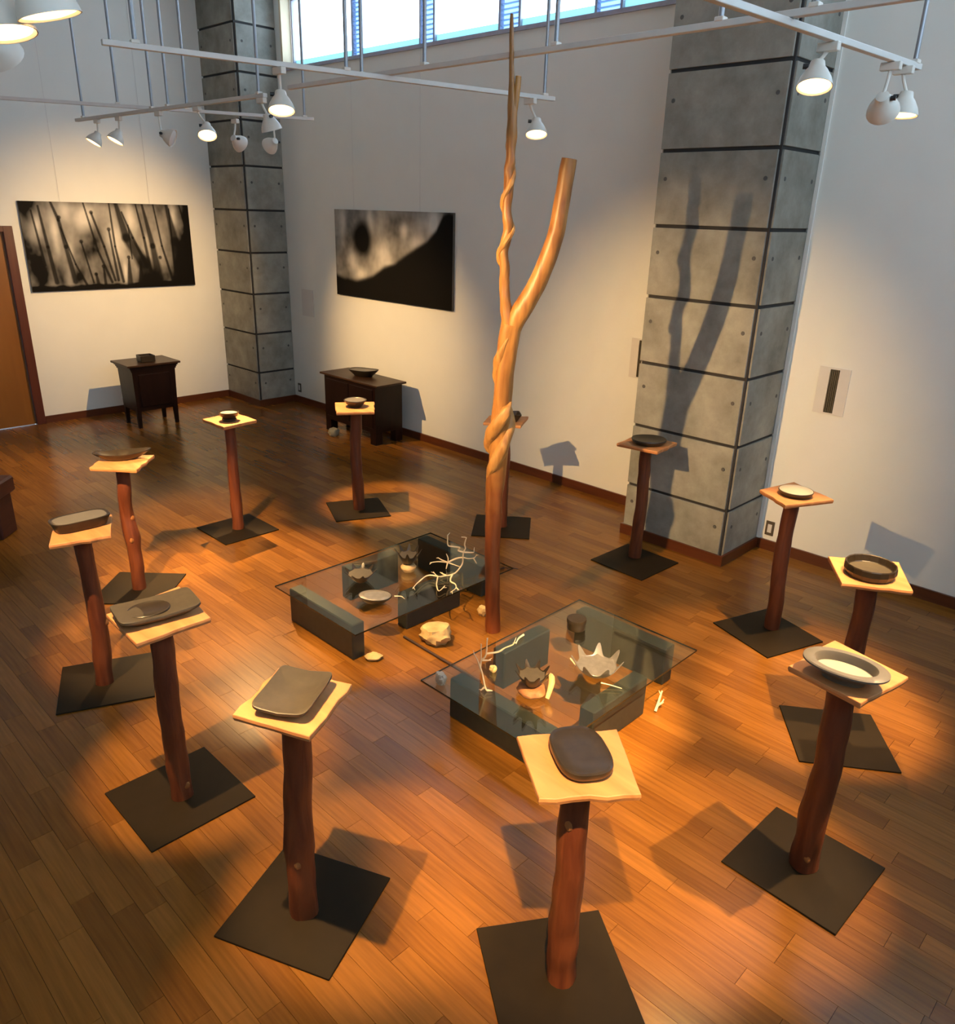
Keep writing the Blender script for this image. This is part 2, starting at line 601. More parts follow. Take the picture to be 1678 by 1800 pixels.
def windows(first, bays, fixed, along, wall):
    """along 'x': back wall (y 0..T); along 'y': right wall"""
    n = first
    WZ0 = WZR if along == 'y' else 4.02

    def P(bm, a0, d0, z0, a1, d1, z1):
        if along == 'x':
            bx(bm, a0, d0, z0, a1, d1, z1)
        else:
            bx(bm, RX + d0, a0, z0, RX + d1, a1, z1)
    for i, (a, b) in enumerate(bays):
        l0, l1 = a
        r0, r1 = b
        bm = bmesh.new()
        g0, g1 = l1, r0
        P(bm, g0, 0.12, WZ0, g1, 0.17, WZ0 + 0.03)
        P(bm, g0, 0.12, WZ1 - 0.035, g1, 0.17, WZ1)
        P(bm, g0, 0.12, WZ0 + 0.03, g0 + 0.025, 0.17, WZ1 - 0.035)
        P(bm, g1 - 0.025, 0.12, WZ0 + 0.03, g1, 0.17, WZ1 - 0.035)
        fr = struct(obj('window_%d' % n, bm, M['alu']))
        bm = bmesh.new()
        P(bm, g0 + 0.02, 0.140, WZ0 + 0.025, g1 - 0.02, 0.146, WZ1 - 0.03)
        obj('pane', bm, M['pane'], fr)
        bm = bmesh.new()
        P(bm, g0 + 0.025, 0.150, WZ0 + 0.03, g1 - 0.025, 0.153, WZ0 + 0.10)
        obj('cyan_strip', bm, M['film'], fr)  # added translucent strip that gives the cyan band at the pane bottom
        # louvre strip on the right of the bay
        if r1 - r0 > 0.06:
            bm = bmesh.new()
            P(bm, r0, 0.10, WZ0, r1, 0.115, WZ0 + 0.02)
            P(bm, r0, 0.17, WZ0, r1, 0.174, WZ1)
            obj('louvre_backing', bm, M['blind'], fr)
            k = 0
            z = WZ0 + 0.03
            while z < WZ1 - 0.02:
                bm = bmesh.new()
                P(bm, r0 + 0.004, 0.13, -0.004, r1 - 0.004, 0.166, 0.004)
                for v in bm.verts:
                    pass
                o = obj('louvre_slat', bm, M['blind'], fr, (0, 0, z))
                z += 0.042
        n += 1
    return n


nw = windows(1, list(zip(mull, mull[1:])), None, 'x', 'back')
mull2 = [(7.65, 7.69), (8.9, 9.0), (10.2, 10.3), (11.51, 11.55)]
nw = windows(nw, list(zip(mull2, mull2[1:])), None, 'x', 'back')
mull3 = [(-7.7, -7.66), (-6.0, -5.9), (-4.25, -4.15), (-2.5, -2.4), (-0.74, -0.7)]  # unseen windows added for cool light from the right
nw = windows(nw, list(zip(mull3, mull3[1:])), None, 'y', 'right')
# reveals: cream jamb at the left end, dark sill and head lines along the opening
bm = bmesh.new()
bx(bm, WX0 - 0.0, -0.012, WZ0 - 0.0, WX0 + 0.035, 0.12, WZ1)
struct(obj('trim_2', bm, M['jamb']))
bm = bmesh.new()
bx(bm, WX0, -0.02, WZ0 - 0.03, WX1, 0.12, WZ0 + 0.004)
struct(obj('trim_3', bm, M['alu']))
bm = bmesh.new()
bx(bm, WX0 + 0.035, -0.012, WZ1 - 0.006, WX1, 0.12, WZ1 + 0.02)
struct(obj('trim_4', bm, M['alu']))

# ------------------------------------------------------------------ concrete pillars
hole_bm = bmesh.new()
bmesh.ops.create_cone(hole_bm, cap_ends=True, segments=12, radius1=0.015, radius2=0.013, depth=0.003)
hole_me = bpy.data.meshes.new('tie_hole')
hole_bm.to_mesh(hole_me)
hole_bm.free()
hole_me.materials.append(M['hole'])


def pillar(label, x0, x1, y0, left_open):
    root = thing('concrete_pillar', label, 'pillar', ((x0 + x1) / 2, y0 / 2, 0))
    cx, cy = (x0 + x1) / 2, y0 / 2
    o = box_obj('core', M['joint'], (x0 + 0.014 - cx, y0 + 0.014 - cy, 0, x1 - 0.014 - cx, -cy - 0.001, CEIL - 0.001), root)
    levels = [BH - 0.02] + [0.443 + 0.5 * k for k in range(9)] + [CEIL]
    for a, b in zip(levels, levels[1:]):
        za, zb = a + 0.012, b - 0.012
        if zb > CEIL - 0.02:
            zb = CEIL - 0.002
        if a < 0.1:
            za = a
        # front face (towards -y) and right face (towards +x), each held off the corner strip
        for nm, bb, face in (('concrete_panel', (x0, y0, za, x1 - 0.028, y0 + 0.02, zb), 'f'),
                             ('concrete_panel', (x1 - 0.02, y0 + 0.028, za, x1, 0, zb), 's')):
            p = box_obj(nm, M['conc'], (bb[0] - cx, bb[1] - cy, bb[2], bb[3] - cx, bb[4] - cy - (0.001 if face == 's' else 0), bb[5]), root, 0.0025)
            zh = (zb - za) * 0.64
            if zb - za > 0.3:
                for s in (-1, 1):
                    h = bpy.data.objects.new('tie_hole', hole_me)
                    COL.objects.link(h)
                    if face == 'f':
                        wd = bb[3] - bb[0]
                        h.location = (s * (wd / 2 - 0.06), -0.0108, zh)
                        h.rotation_euler = (PI / 2, 0, 0)
                    else:
                        wd = bb[4] - bb[1]
                        h.location = (0.0108, s * (wd / 2 - 0.07), zh)
                        h.rotation_euler = (0, PI / 2, 0)
                    h.parent = p
    if left_open:
        box_obj('side_panel', M['conc'], (x0 - cx, y0 + 0.022 - cy, 0, x0 + 0.02 - cx, -cy - 0.001, CEIL - 0.002), root)
    # wooden baseboard around the foot
    bm = bmesh.new()
    bx(bm, x0 - cx - (BT if left_open else 0), y0 - BT - cy, 0, x1 + BT - cx, y0 - cy, BH)
    bx(bm, x1 - cx, y0 - cy, 0, x1 + BT - cx, -cy, BH)
    if left_open:
        bx(bm, x0 - BT - cx, y0 - cy, 0, x0 - cx, -cy, BH)
    obj('baseboard', bm, M['basew'], root)
    return root


pillar('grey concrete pillar in the far left corner between the two pictures', 0.0, CX1, -CD, False)
pillar('tall grey concrete pillar on the right carrying the forked shadow of the trunk', PX0, PX1, -PD, True)

# ------------------------------------------------------------------ wall fittings
def grille(label, x, z0=1.18, z1=1.52):
    t = thing('wall_grille', label, 'vent', (x, 0, z0), 0)
    h = z1 - z0
    bm = bmesh.new()
    bx(bm, -0.112, -0.008, 0, -0.034, 0, h)
    bx(bm, 0.034, -0.008, 0, 0.112, 0, h)
    bx(bm, -0.034, -0.008, 0, 0.034, 0, 0.012)
    bx(bm, -0.034, -0.008, h - 0.012, 0.034, 0, h)
    obj('cover_plate', bm, M['panelp'], t)
    box_obj('backing', M['grille'], (-0.034, -0.004, 0.012, 0.034, 0, h - 0.012), t)
    for k in range(5):
        xx = -0.0265 + 0.01325 * k
        box_obj('slat', M['grille'], (xx - 0.0035, -0.011, 0.012, xx + 0.0035, -0.004, h - 0.012), t)
    return t


grille('narrow dark wall grille in a pale plate right of the big pillar', 7.94)
grille('narrow dark wall grille peeping out at the left side of the big pillar', 6.30)


def outlet(label, x, z, m1, m2):
    t = thing('wall_outlet', label, 'outlet', (x, 0, z))
    box_obj('plate', m1, (-0.035, -0.008, -0.06, 0.035, 0, 0.06), t, 0.002)
    box_obj('socket', m2, (-0.017, -0.011, -0.035, 0.017, -0.006, 0.035), t, 0.001)
    return t


outlet('brown framed wall outlet low on the wall right of the big pillar', 7.662, 0.185, M['outlet'], M['panelp'])
outlet('small wall outlet low beside the corner pillar', 0.945, 0.20, M['outlet'], M['panelp'])
t = tag(box_obj('wall_cover', M['panelp'], (1.11, -0.006, 1.18, 1.37, 0, 1.515)), 'faint grey flush cover panel on the wall left of the dark sun picture', 'cover')

# ------------------------------------------------------------------ pictures
def seg_d(px, py, ax, ay, bx_, by):
    dx, dy = bx_ - ax, by - ay
    t = np.clip(((px - ax) * dx + (py - ay) * dy) / (dx * dx + dy * dy + 1e-9), 0, 1)
    return np.hypot(px - ax - t * dx, py - ay - t * dy), t


def fbm(U, V, sc, seed):
    out = np.zeros_like(U)
    for j in range(U.shape[0]):
        for i in range(U.shape[1]):
            out[j, i] = noise.fractal(Vector((U[j, i] * sc, V[j, i] * sc, seed)), 0.8, 2.1, 4)
    return out


def painting(label, W, H, fn, loc, rotz, nx, ny, wires):
    t = thing('framed_picture', label, 'picture', loc, rotz)
    d = 0.035
    bm = bmesh.new()
    bx(bm, -W / 2, -d + 0.002, 0, W / 2, -0.004, H)
    obj('stretcher', bm, M['canvas'], t)
    us, vs = np.linspace(0, 1, nx), np.linspace(0, 1, ny)
    U, V = np.meshgrid(us, vs)
    G = np.clip(fn(U, V, W / H), 0.0, 1.0)
    verts = [((u - 0.5) * W, -d, v * H) for v in vs for u in us]
    faces = [(j * nx + i, j * nx + i + 1, (j + 1) * nx + i + 1, (j + 1) * nx + i) for j in range(ny - 1) for i in range(nx - 1)]
    me = bpy.data.meshes.new('print')
    me.from_pydata(verts, [], faces)
    ca = me.color_attributes.new('print', 'FLOAT_COLOR', 'POINT')
    g = G.reshape(-1)
    cols = np.stack([g * 0.70 + 0.006, g * 0.66 + 0.005, g * 0.58 + 0.004, np.ones_like(g)], 1).astype(np.float32)
    ca.data.foreach_set('color', cols.reshape(-1))
    me.materials.append(M['paint'])
    o = bpy.data.objects.new('print', me)
    COL.objects.link(o)
    o.parent = t
    for wx in wires:
        bm = bmesh.new()
        tube(bm, [(wx, -0.012, H - 0.02), (wx, -0.006, CEIL - 0.02 - loc[2])], [0.0014] * 2, 5)
        obj('hanging_wire', bm, M['grub'], t)
    return t


def stems(U, V, asp):
    n1 = fbm(U * 2.2, V * 0.7, 2.6, 1.3)
    n2 = fbm(U * 4, V * 1.4, 2.2, 5.1)
    g = 0.30 + 0.30 * n1 + 0.10 * n2
    for (cu, cv, ru, rv, s) in ((0.05, 0.66, .04, .12, .35), (0.17, 0.66, .02, .22, .6), (0.36, 0.85, .055, .13, .55), (0.24, 0.9, .03, .1, .5),
                                (0.33, 0.78, .05, .1, .35), (0.51, 0.55, .05, .3, .45), (0.62, 0.80, .035, .15, .5), (0.89, 0.86, .025, .13, .7),
                                (0.55, 0.2, .015, .12, .6), (0.24, 0.45, .02, .1, .4), (0.08, 0.75, .02, .1, .5), (0.72, 0.5, .05, .35, .2)):
        g += s * np.exp(-(((U - cu) / ru) ** 2 + ((V - cv) / rv) ** 2))
    for (cu, cv, ru, rv, s) in ((0.03, 1.0, .07, .12, .4), (0.5, 1.02, .3, .06, .3), (0.0, 0.4, .05, .5, .2), (0.95, 0.2, .09, .32, .6),
                                (0.72, 0.10, .09, .17, .6), (0.99, .6, .03, .4, .4), (0.07, 0.15, .05, .2, .3), (0.17, 0.12, .03, .2, .5), (0.27, 0.15, .03, .1, .3)):
        g -= s * np.exp(-(((U - cu) / ru) ** 2 + ((V - cv) / rv) ** 2))
    g -= 0.6 * np.clip((0.07 - V) / 0.05, 0, 1)
    L = [((0.17, 1), (0.20, 0.8), (0.22, 0.5), (0.245, 0.1), .007, .016), ((0.06, 0.9), (0.09, 0.3), .005, .008), ((0.10, 0.95), (0.12, 0.5), (0.14, 0.1), .006, .014),
         ((0.205, 0.72), (0.26, 0.3), (0.31, 0.05), .004, .008), ((0.35, 1), (0.40, 0.45), (0.46, 0.08), .005, .009), ((0.39, 0.88), (0.44, 0.5), (0.48, 0.1), .007, .008),
         ((0.31, 0.55), (0.35, 0.08), .005, .006), ((0.48, 0.68), (0.50, 0.1), .006, .009), ((0.50, 1), (0.505, 0.5), (0.53, 0.08), .005, .009),
         ((0.54, 1), (0.58, 0.6), (0.67, 0.30), (0.71, 0.0), .012, .06), ((0.57, 0.9), (0.62, 0.6), (0.69, 0.25), .005, .012), ((0.66, 1), (0.69, 0.6), (0.71, 0.2), .005, .012),
         ((0.70, 1), (0.74, 0.5), (0.76, 0.1), .007, .03), ((0.77, 1), (0.80, 0.5), (0.85, 0.06), .005, .009), ((0.855, 1), (0.89, 0.55), (0.92, 0.1), .010, .05),
         ((0.94, 1), (0.97, 0.7), .005, .006), ((0.985, 1), (0.99, 0.6), .006, .01), ((0.58, 0.35), (0.57, 0.05), .006, .02), ((0.42, 0.25), (0.42, 0.05), .006, .01),
         ((0.37, 0.18), (0.38, 0.02), .008, .012), ((0.60, 0.75), (0.60, 0.35), .004, .004), ((0.65, 0.28), (0.64, 0.05), .006, .02), ((0.87, 0.95), (0.87, 0.1), .004, .009)]
    for l in L:
        pts, w0, w1 = l[:-2], l[-2], l[-1]
        n = len(pts) - 1
        for k in range(n):
            d, t = seg_d(U * asp, V, pts[k][0] * asp, pts[k][1], pts[k + 1][0] * asp, pts[k + 1][1])
            wd = (w0 + (w1 - w0) * ((k + t) / n)) * asp
            g = g * (1 - 0.88 * np.clip((wd * 1.25 - d) / (wd * 0.6), 0, 1))
    for cu, cv in ((0.48, 0.70), (0.39, 0.89), (0.31, 0.56), (0.58, 0.37), (0.42, 0.27), (0.205, 0.83), (0.65, 0.30), (0.37, 0.18), (0.78, 0.36)):
        d = np.hypot((U - cu) * asp, V - cv)
        g = g * (1 - 0.85 * np.clip((0.028 - d) / 0.012, 0, 1))
    return g * 1.0


def hill(U, V, asp):
    n1 = fbm(U * 3.2, V * 1.2, 1.6, 9.2)
    n2 = fbm(U * 1.6, V * 1.1, 2.4, 2.7)
    g = 0.30 + 0.24 * n1 + 0.12 * n2
    for (cu, cv, ru, rv, s) in ((0.08, 0.85, .035, .2, .35), (0.33, 0.85, .03, .25, .4), (0.45, 0.5, .08, .2, .4), (0.15, 0.42, .05, .15, .4), (0.24, 0.28, .05, .08, .45),
                                (0.62, 0.8, .03, .08, .4), (0.86, 0.9, .04, .15, .45), (0.74, 0.68, .06, .06, .3), (0.52, 0.42, .05, .03, .4)):
        g += s * np.exp(-(((U - cu) / ru) ** 2 + ((V - cv) / rv) ** 2))
    d = np.hypot((U - 0.26) / 0.092, (V - 0.68) / 0.20)
    g *= 1 - 0.96 / (1 + np.exp((d - 1.05) * 6.5))
    e = np.interp(U, [0, .08, .2, .35, .45, .55, .66, .81, .88, .93, .97, 1], [.24, .20, .19, .27, .38, .44, .56, .70, .82, .97, 1.0, .98])
    g *= 1 / (1 + np.exp(-(V - e) * 70)) * 0.985 + 0.015
    return np.clip((g - 0.08) * 1.5 + 0.06, 0.0, 1.0) * (0.02 + 0.98 / (1 + np.exp(-(V - e) * 70)))


painting('wide grey picture of dark thin stems hanging on the left wall', 1.95, 0.965, stems, (0, -1.88, 1.515), PI / 2, 300, 150, (-0.53, 0.5))
painting('black and grey picture with a dark sun over a black hill', 2.02, 0.965, hill, (2.94, 0, 1.52), 0, 260, 130, (-0.66, 0.48))

# ------------------------------------------------------------------ dark chests against the walls
c1 = (0.745, -1.975)


def rel(b, c):
    return (b[0] - c[0], b[1] - c[1], b[2], b[3] - c[0], b[4] - c[1], b[5])


t = thing('side_table', 'dark wooden chest on four tapered legs under the stems picture', 'chest', (c1[0], c1[1], 0))
box_obj('table_top', M['chestt'], (-0.245, -0.315, 0.727, 0.245, 0.315, 0.75), t, 0.004)
bm = bmesh.new()
for z, hx, hy in ((0.707, 0.222, 0.288), (0.687, 0.212, 0.276), (0.667, 0.206, 0.268)):
    bx(bm, -hx, -hy, z, hx, hy, z + 0.0198)
obj('cornice', bm, M['chest'], t)
bm = bmesh.new()
loft(bm, [[(-0.190, -0.245, 0.20), (0.190, -0.245, 0.20), (0.190, 0.245, 0.20), (-0.190, 0.245, 0.20)],
          [(-0.198, -0.258, 0.67), (0.198, -0.258, 0.67), (0.198, 0.258, 0.67), (-0.198, 0.258, 0.67)]])
obj('body', bm, M['chest'], t)
box_obj('door', M['chest'], (0.188, -0.19, 0.25, 0.206, 0.19, 0.63), t, 0.006)
for sx in (-1, 1):
    for sy in (-1, 1):
        def sq(x0, y0, q, z):
            return [(sx * x0, sy * y0, z), (sx * (x0 - q), sy * y0, z), (sx * (x0 - q), sy * (y0 - q), z), (sx * x0, sy * (y0 - q), z)]
        bm = bmesh.new()
        loft(bm, [sq(0.188, 0.243, 0.036, 0), sq(0.193, 0.249, 0.052, 0.30)])
        obj('leg', bm, M['chest'], t)

c2 = (2.80, -0.36)
t = thing('side_table', 'wide black wooden chest below the black hill picture', 'chest', (c2[0], c2[1], 0))
box_obj('table_top', M['chestt'], rel((2.27, -0.575, 0.668, 3.345, -0.145, 0.69), c2), t, 0.004)
box_obj('body', M['chest'], rel((2.335, -0.555, 0.14, 3.29, -0.165, 0.668), c2), t, 0.003)
for x0, x1 in ((2.375, 2.805), (2.825, 3.25)):
    box_obj('door', M['chest'], rel((x0, -0.565, 0.19, x1, -0.545, 0.63), c2), t, 0.004)
for (x, y) in ((2.335, -0.555), (3.19, -0.555), (2.335, -0.265), (3.19, -0.265)):
    box_obj('leg', M['chest'], rel((x, y, 0, x + 0.10, y + 0.10, 0.15), c2), t, 0.003)

# ------------------------------------------------------------------ bench at the left edge
t = thing('bench', 'dark red wooden bench cut off by the left edge of the photo', 'bench', (3.15, -4.6, 0), math.radians(47))
box_obj('seat', M['bench'], (-0.62, -0.14, 0.33, 0.40, 0.14, 0.46), t, 0.015)
for x in (-0.52, 0.27):
    box_obj('leg', M['bench'], (x, -0.11, 0, x + 0.10, 0.11, 0.335), t, 0.008)
box_obj('stretcher', M['bench'], (-0.45, -0.025, 0.12, 0.30, 0.025, 0.18), t, 0.005)

# ------------------------------------------------------------------ dishes


def superell(a, b, n, seg):
    out = []
    for k in range(seg):
        t = 2 * PI * k / seg
        c, s = math.cos(t), math.sin(t)
        out.append((a * math.copysign(abs(c) ** (2 / n), c), b * math.copysign(abs(s) ** (2 / n), s)))
    return out


def dish(bm, a, b, n, prof, seg=40, warp=None):
    """prof: list of (scale, z) from the bottom centre outward, up over the rim and back to the middle"""
    rings = []
    for s, z in prof:
        ring = []
        for x, y in superell(a, b, n, seg):
            zz = z + (warp(x * s, y * s) if warp else 0)
            ring.append((x * s, y * s, zz))
        rings.append(ring)
    loft(bm, rings)


def pedestal_dish(i, spec):
    pass


TOPZ = 0.93
PED = [
    # key, post(x,y), base centre, base angle, top corners, where
    ('oblong', (8.920, -4.207), (8.904, -4.210), 55.9, [(8.697, -4.252), (8.899, -3.982), (9.132, -4.188), (8.936, -4.421)]),
    ('ring', (9.303, -3.082), (9.297, -3.075), -2.0, [(9.165, -2.85), (9.467, -2.921), (9.408, -3.233), (9.120, -3.180)]),
    ('slab', (8.053, -4.685), (8.045, -4.672), 24.4, [(7.972, -4.855), (7.827, -4.588), (8.096, -4.457), (8.245, -4.737)]),
    ('well', (7.149, -4.735), (7.140, -4.736), 0.0, [(7.006, -4.884), (7.320, -4.893), (7.318, -4.586), (6.962, -4.549)]),
    ('lidded', (6.005, -4.615), (6.006, -4.609), -22.8, [(6.126, -4.81), (6.202, -4.54), (5.913, -4.418), (5.828, -4.682)]),
    ('boat', (5.000, -3.993), (5.000, -3.992), 44.4, [(5.013, -4.199), (5.245, -3.998), (5.015, -3.778), (4.818, -4.019)]),
    ('cup', (4.480, -2.942), (4.474, -2.943), 0.0, [(4.336, -3.087), (4.665, -3.085), (4.625, -2.780), (4.290, -2.790)]),
    ('shallow', (4.765, -1.925), (4.765, -1.930), 65.0, [(4.517, -1.958), (4.705, -1.676), (4.992, -1.900), (4.821, -2.163)]),
    ('square', (5.893, -1.265), (5.897, -1.268), -50.6, [(5.815, -1.451), (6.083, -1.299), (5.920, -1.020), (5.686, -1.244)]),
    ('dome', (7.030, -0.945), (7.075, -1.022), -2.0, [(6.877, -1.121), (7.202, -1.077), (7.166, -0.752), (6.839, -0.786)]),
    ('pale', (8.285, -1.240), (8.295, -1.312), -19.0, [(8.088, -1.302), (8.326, -1.46), (8.483, -1.133), (8.167, -0.984)]),
    ('facet', (9.045, -2.085), (9.052, -2.097), -53.9, [(8.804, -2.02), (8.977, -2.291), (9.238, -2.122), (9.078, -1.823)]),
]
PLAB = dict(
    oblong='nearest log pedestal, its cedar board carrying the oblong black plate',
    ring='log pedestal at lower right carrying the oval grey ring dish',
    slab='log pedestal at front left carrying the warped grey slab plate',
    well='log pedestal whose board carries the rectangular tray with an oval well',
    lidded='leftmost log pedestal carrying the long flat-topped grey dish',
    boat='bent log pedestal with a notch carrying the curved black boat dish',
    cup='slim log pedestal on the left carrying the small footed cup',
    shallow='log pedestal in front of the wide black chest, carrying a small grey bowl',
    square='log pedestal half hidden behind the tall forked trunk',
    dome='log pedestal in front of the big concrete pillar',
    pale='log pedestal on the right beside the brown wall outlet, under the pale dish',
    facet='log pedestal at far right carrying the faceted round black bowl')


def make_pedestal(i, key, post, bc, ang, top):
    rg = random.Random(20 + i)
    t = thing('log_pedestal', PLAB[key], 'pedestal', (bc[0], bc[1], 0))
    ox, oy = bc
    # steel base plate
    bm = bmesh.new()
    bx(bm, -0.24, -0.24, 0, 0.24, 0.24, 0.009)
    obj('base_plate', bm, M['steel'], t, (0, 0, 0.0002), math.radians(ang), bevel=0.0015)
    # board, natural edges
    cxy = Vector((sum(p[0] for p in top) / 4, sum(p[1] for p in top) / 4))
    th = 0.024
    ring, live = [], []
    for k in range(4):
        a, b = Vector(top[k]), Vector(top[(k + 1) % 4])
        nrm = Vector((b.y - a.y, a.x - b.x)).normalized()
        if nrm.dot((a + b) / 2 - cxy) < 0:
            nrm = -nrm
        alive = (k % 2 == i % 2)
        for q in range(6):
            s = q / 6
            j = 0.0 if q == 0 else (rg.uniform(-0.006, 0.006) if alive else rg.uniform(-0.001, 0.001))
            ring.append(a.lerp(b, s) + nrm * j)
    bm = bmesh.new()
    r3 = []
    for z, off in ((TOPZ - th, 0.004), (TOPZ - th * 0.5, 0.0), (TOPZ - 0.002, 0.0015), (TOPZ, 0.004)):
        r3.append([(p.x - ox - (p - cxy).normalized().x * off, p.y - oy - (p - cxy).normalized().y * off, z) for p in ring])
    loft(bm, r3)
    obj('top_board', bm, M['board'], t)
    # log post
    bm = bmesh.new()
    pts, rads = [], []
    r0 = rg.uniform(0.044, 0.050)
    ph = rg.uniform(0, 6)
    n = 12
    bend = 0.006
    for k in range(n + 1):
        s = k / n
        z = 0.008 + (TOPZ - th - 0.008) * s
        mx = post[0] - ox + (cxy.x - post[0]) * s
        my = post[1] - oy + (cxy.y - post[1]) * s
        bxx = bend * math.sin(ph + s * 7)
        if key == 'boat':
            bxx += 0.035 * math.exp(-((s - 0.62) / 0.16) ** 2) * -1
        pts.append((mx + bxx, my + bend * math.cos(ph * 1.7 + s * 6), z))
        r = r0 * (1.03 - 0.10 * s)
        if key == 'slab':
            r *= 1.15 + 0.16 * math.exp(-((s - 0.33) / 0.07) ** 2)
        if key in ('oblong', 'ring', 'facet'):
            r *= 1.10
        if key == 'boat':
            r *= 0.95 + 0.15 * math.exp(-((s - 0.45) / 0.1) ** 2)
        rads.append(r)
    P2, R2 = smooth_path(pts, rads, 2)
    tube(bm, P2, R2, 16, 0.16, i, 9.0)
    post_o = obj('post', bm, M['log'], t, smooth=True)
    kn = {'oblong': [(0.80, 0.75)], 'slab': [(0.33, 0.9)], 'ring': [(0.12, 1.5)], 'boat': [(0.60, 2.4), (0.45, 1.0)], 'lidded': [(0.45, 2.9)], 'well': [(0.1, 2.0)]}.get(key, [])
    for s, a in kn:
        k = int(s * 24)
        cpt, rr = Vector(P2[k]), R2[k]
        az = math.atan2(-5.87 - oy, 10.06 - ox) + (a - 1.2) * 0.7
        d = Vector((math.cos(az), math.sin(az), 0))
        bm = bmesh.new()
        bmesh.ops.create_uvsphere(bm, u_segments=10, v_segments=6, radius=0.016)
        for v in bm.verts:
            v.co = Vector((v.co.x * 1.0, v.co.y * 1.0, v.co.z * 1.3)) * (1 + 0.25 * noise.noise(v.co * 80))
        obj('knot', bm, M['knot'], t, cpt + d * (rr * 0.82), smooth=True)
    return t


for i, p in enumerate(PED):
    make_pedestal(i, *p)


def dish_thing(name, label, cat, loc, ang, group='dishes on the log pedestals'):
    return thing(name, label, cat, loc, math.radians(ang), group)


Z0 = TOPZ + 0.0005
# oblong black plate with rounded corners
t = dish_thing('oblong_plate', 'oblong black plate with rounded corners on the nearest pedestal', 'plate', (8.910, -4.195, Z0), -34)
bm = bmesh.new()
dish(bm, 0.122, 0.088, 2.9, [(0.80, 0), (0.90, 0.006), (0.985, 0.020), (1.0, 0.029), (0.985, 0.036), (0.93, 0.0385), (0.86, 0.036), (0.4, 0.0355), (0.1, 0.0355)], 48)
obj('body', bm, M['ceram'], t, smooth=True)
# oval ring dish
t = dish_thing('oval_dish', 'oval grey dish with a wide rim and a pale hollow, at lower right', 'dish', (9.300, -3.118, Z0), 8)
bm = bmesh.new()
dish(bm, 0.150, 0.098, 2.15, [(0.50, 0), (0.55, 0.02), (0.80, 0.040), (1.0, 0.055), (1.0, 0.062), (0.96, 0.066), (0.74, 0.066), (0.70, 0.058), (0.66, 0.030), (0.1, 0.028)], 48)
obj('body', bm, M['grey'], t, smooth=True)
bm = bmesh.new()
dish(bm, 0.150, 0.098, 2.15, [(0.665, 0.0305), (0.66, 0.0325), (0.4, 0.0305), (0.05, 0.030)], 40)
obj('glaze', bm, M['cream'], t, smooth=True)
# warped slab
t = dish_thing('slab_plate', 'warped rectangular grey slab plate with a raised rear edge, at front left', 'plate', (8.038, -4.660, Z0), -58)
bm = bmesh.new()
dish(bm, 0.124, 0.100, 9, [(0.55, 0), (0.80, 0.005), (1.0, 0.018), (1.0, 0.027), (0.97, 0.029), (0.6, 0.017), (0.1, 0.016)], 48,
     warp=lambda x, y: 0.016 * (y / 0.10) ** 2 + 0.012 * max(0, -x / 0.124) ** 3)
obj('body', bm, M['slab'], t, smooth=True)
# rectangular tray with oval well
t = dish_thing('tray', 'rectangular dark grey tray with an oval well, left of centre', 'tray', (7.150, -4.735, Z0), 82)
bm = bmesh.new()
dish(bm, 0.160, 0.098, 8, [(0.6, 0), (0.8, 0.008), (1.0, 0.026), (1.0, 0.036), (0.985, 0.038), (0.6, 0.031), (0.1, 0.030)], 48,
     warp=lambda x, y: 0.012 * (x / 0.16) ** 2)
obj('body', bm, M['slab'], t, smooth=True)
bm = bmesh.new()
dish(bm, 0.085, 0.068, 2.1, [(1.0, 0.0315), (1.0, 0.0365), (0.97, 0.038), (0.92, 0.0365), (0.85, 0.033), (0.1, 0.0325)], 40)
obj('well', bm, M['ceram'], t, (-0.03, 0, 0), smooth=True)
# long flat topped dish
t = dish_thing('long_dish', 'long flat-topped grey dish with dark sides on the leftmost pedestal', 'dish', (5.985, -4.605, Z0), 88)
bm = bmesh.new()
dish(bm, 0.142, 0.075, 3.6, [(0.80, 0), (0.86, 0.004), (0.95, 0.035), (1.0, 0.048), (1.0, 0.054), (0.97, 0.056), (0.92, 0.052), (0.3, 0.050), (0.1, 0.050)], 48)
obj('body', bm, M['ceram'], t, smooth=True)
bm = bmesh.new()
dish(bm, 0.128, 0.066, 3.4, [(1.0, 0.0515), (0.98, 0.0535), (0.3, 0.0525), (0.05, 0.0525)], 40)
obj('glaze', bm, M['grey'], t, smooth=True)
# boat
t = dish_thing('boat_dish', 'long curved black boat-shaped dish on the bent pedestal', 'dish', (4.985, -3.975, Z0), 70)
bm = bmesh.new()
dish(bm, 0.178, 0.070, 1.75, [(0.45, 0), (0.62, 0.008), (0.92, 0.036), (1.0, 0.046), (0.99, 0.050), (0.93, 0.048), (0.6, 0.022), (0.1, 0.016)], 44,
     warp=lambda x, y: 0.012 * (x / 0.178) ** 2)
obj('body', bm, M['ceram'], t, smooth=True)
# footed cup
t = dish_thing('footed_cup', 'small round footed cup with a white inside on the slim pedestal', 'cup', (4.508, -2.950, Z0), 0)
bm = bmesh.new()
dish(bm, 0.078, 0.078, 2, [(0.70, 0), (0.72, 0.015), (0.60, 0.024), (0.85, 0.040), (1.0, 0.068), (0.97, 0.072), (0.90, 0.064), (0.70, 0.045), (0.1, 0.042)], 32)
obj('body', bm, M['ceram'], t, smooth=True)
bm = bmesh.new()
dish(bm, 0.078, 0.078, 2, [(0.84, 0.061), (0.80, 0.0625), (0.66, 0.050), (0.1, 0.048)], 32)
obj('glaze', bm, M['cream'], t, smooth=True)
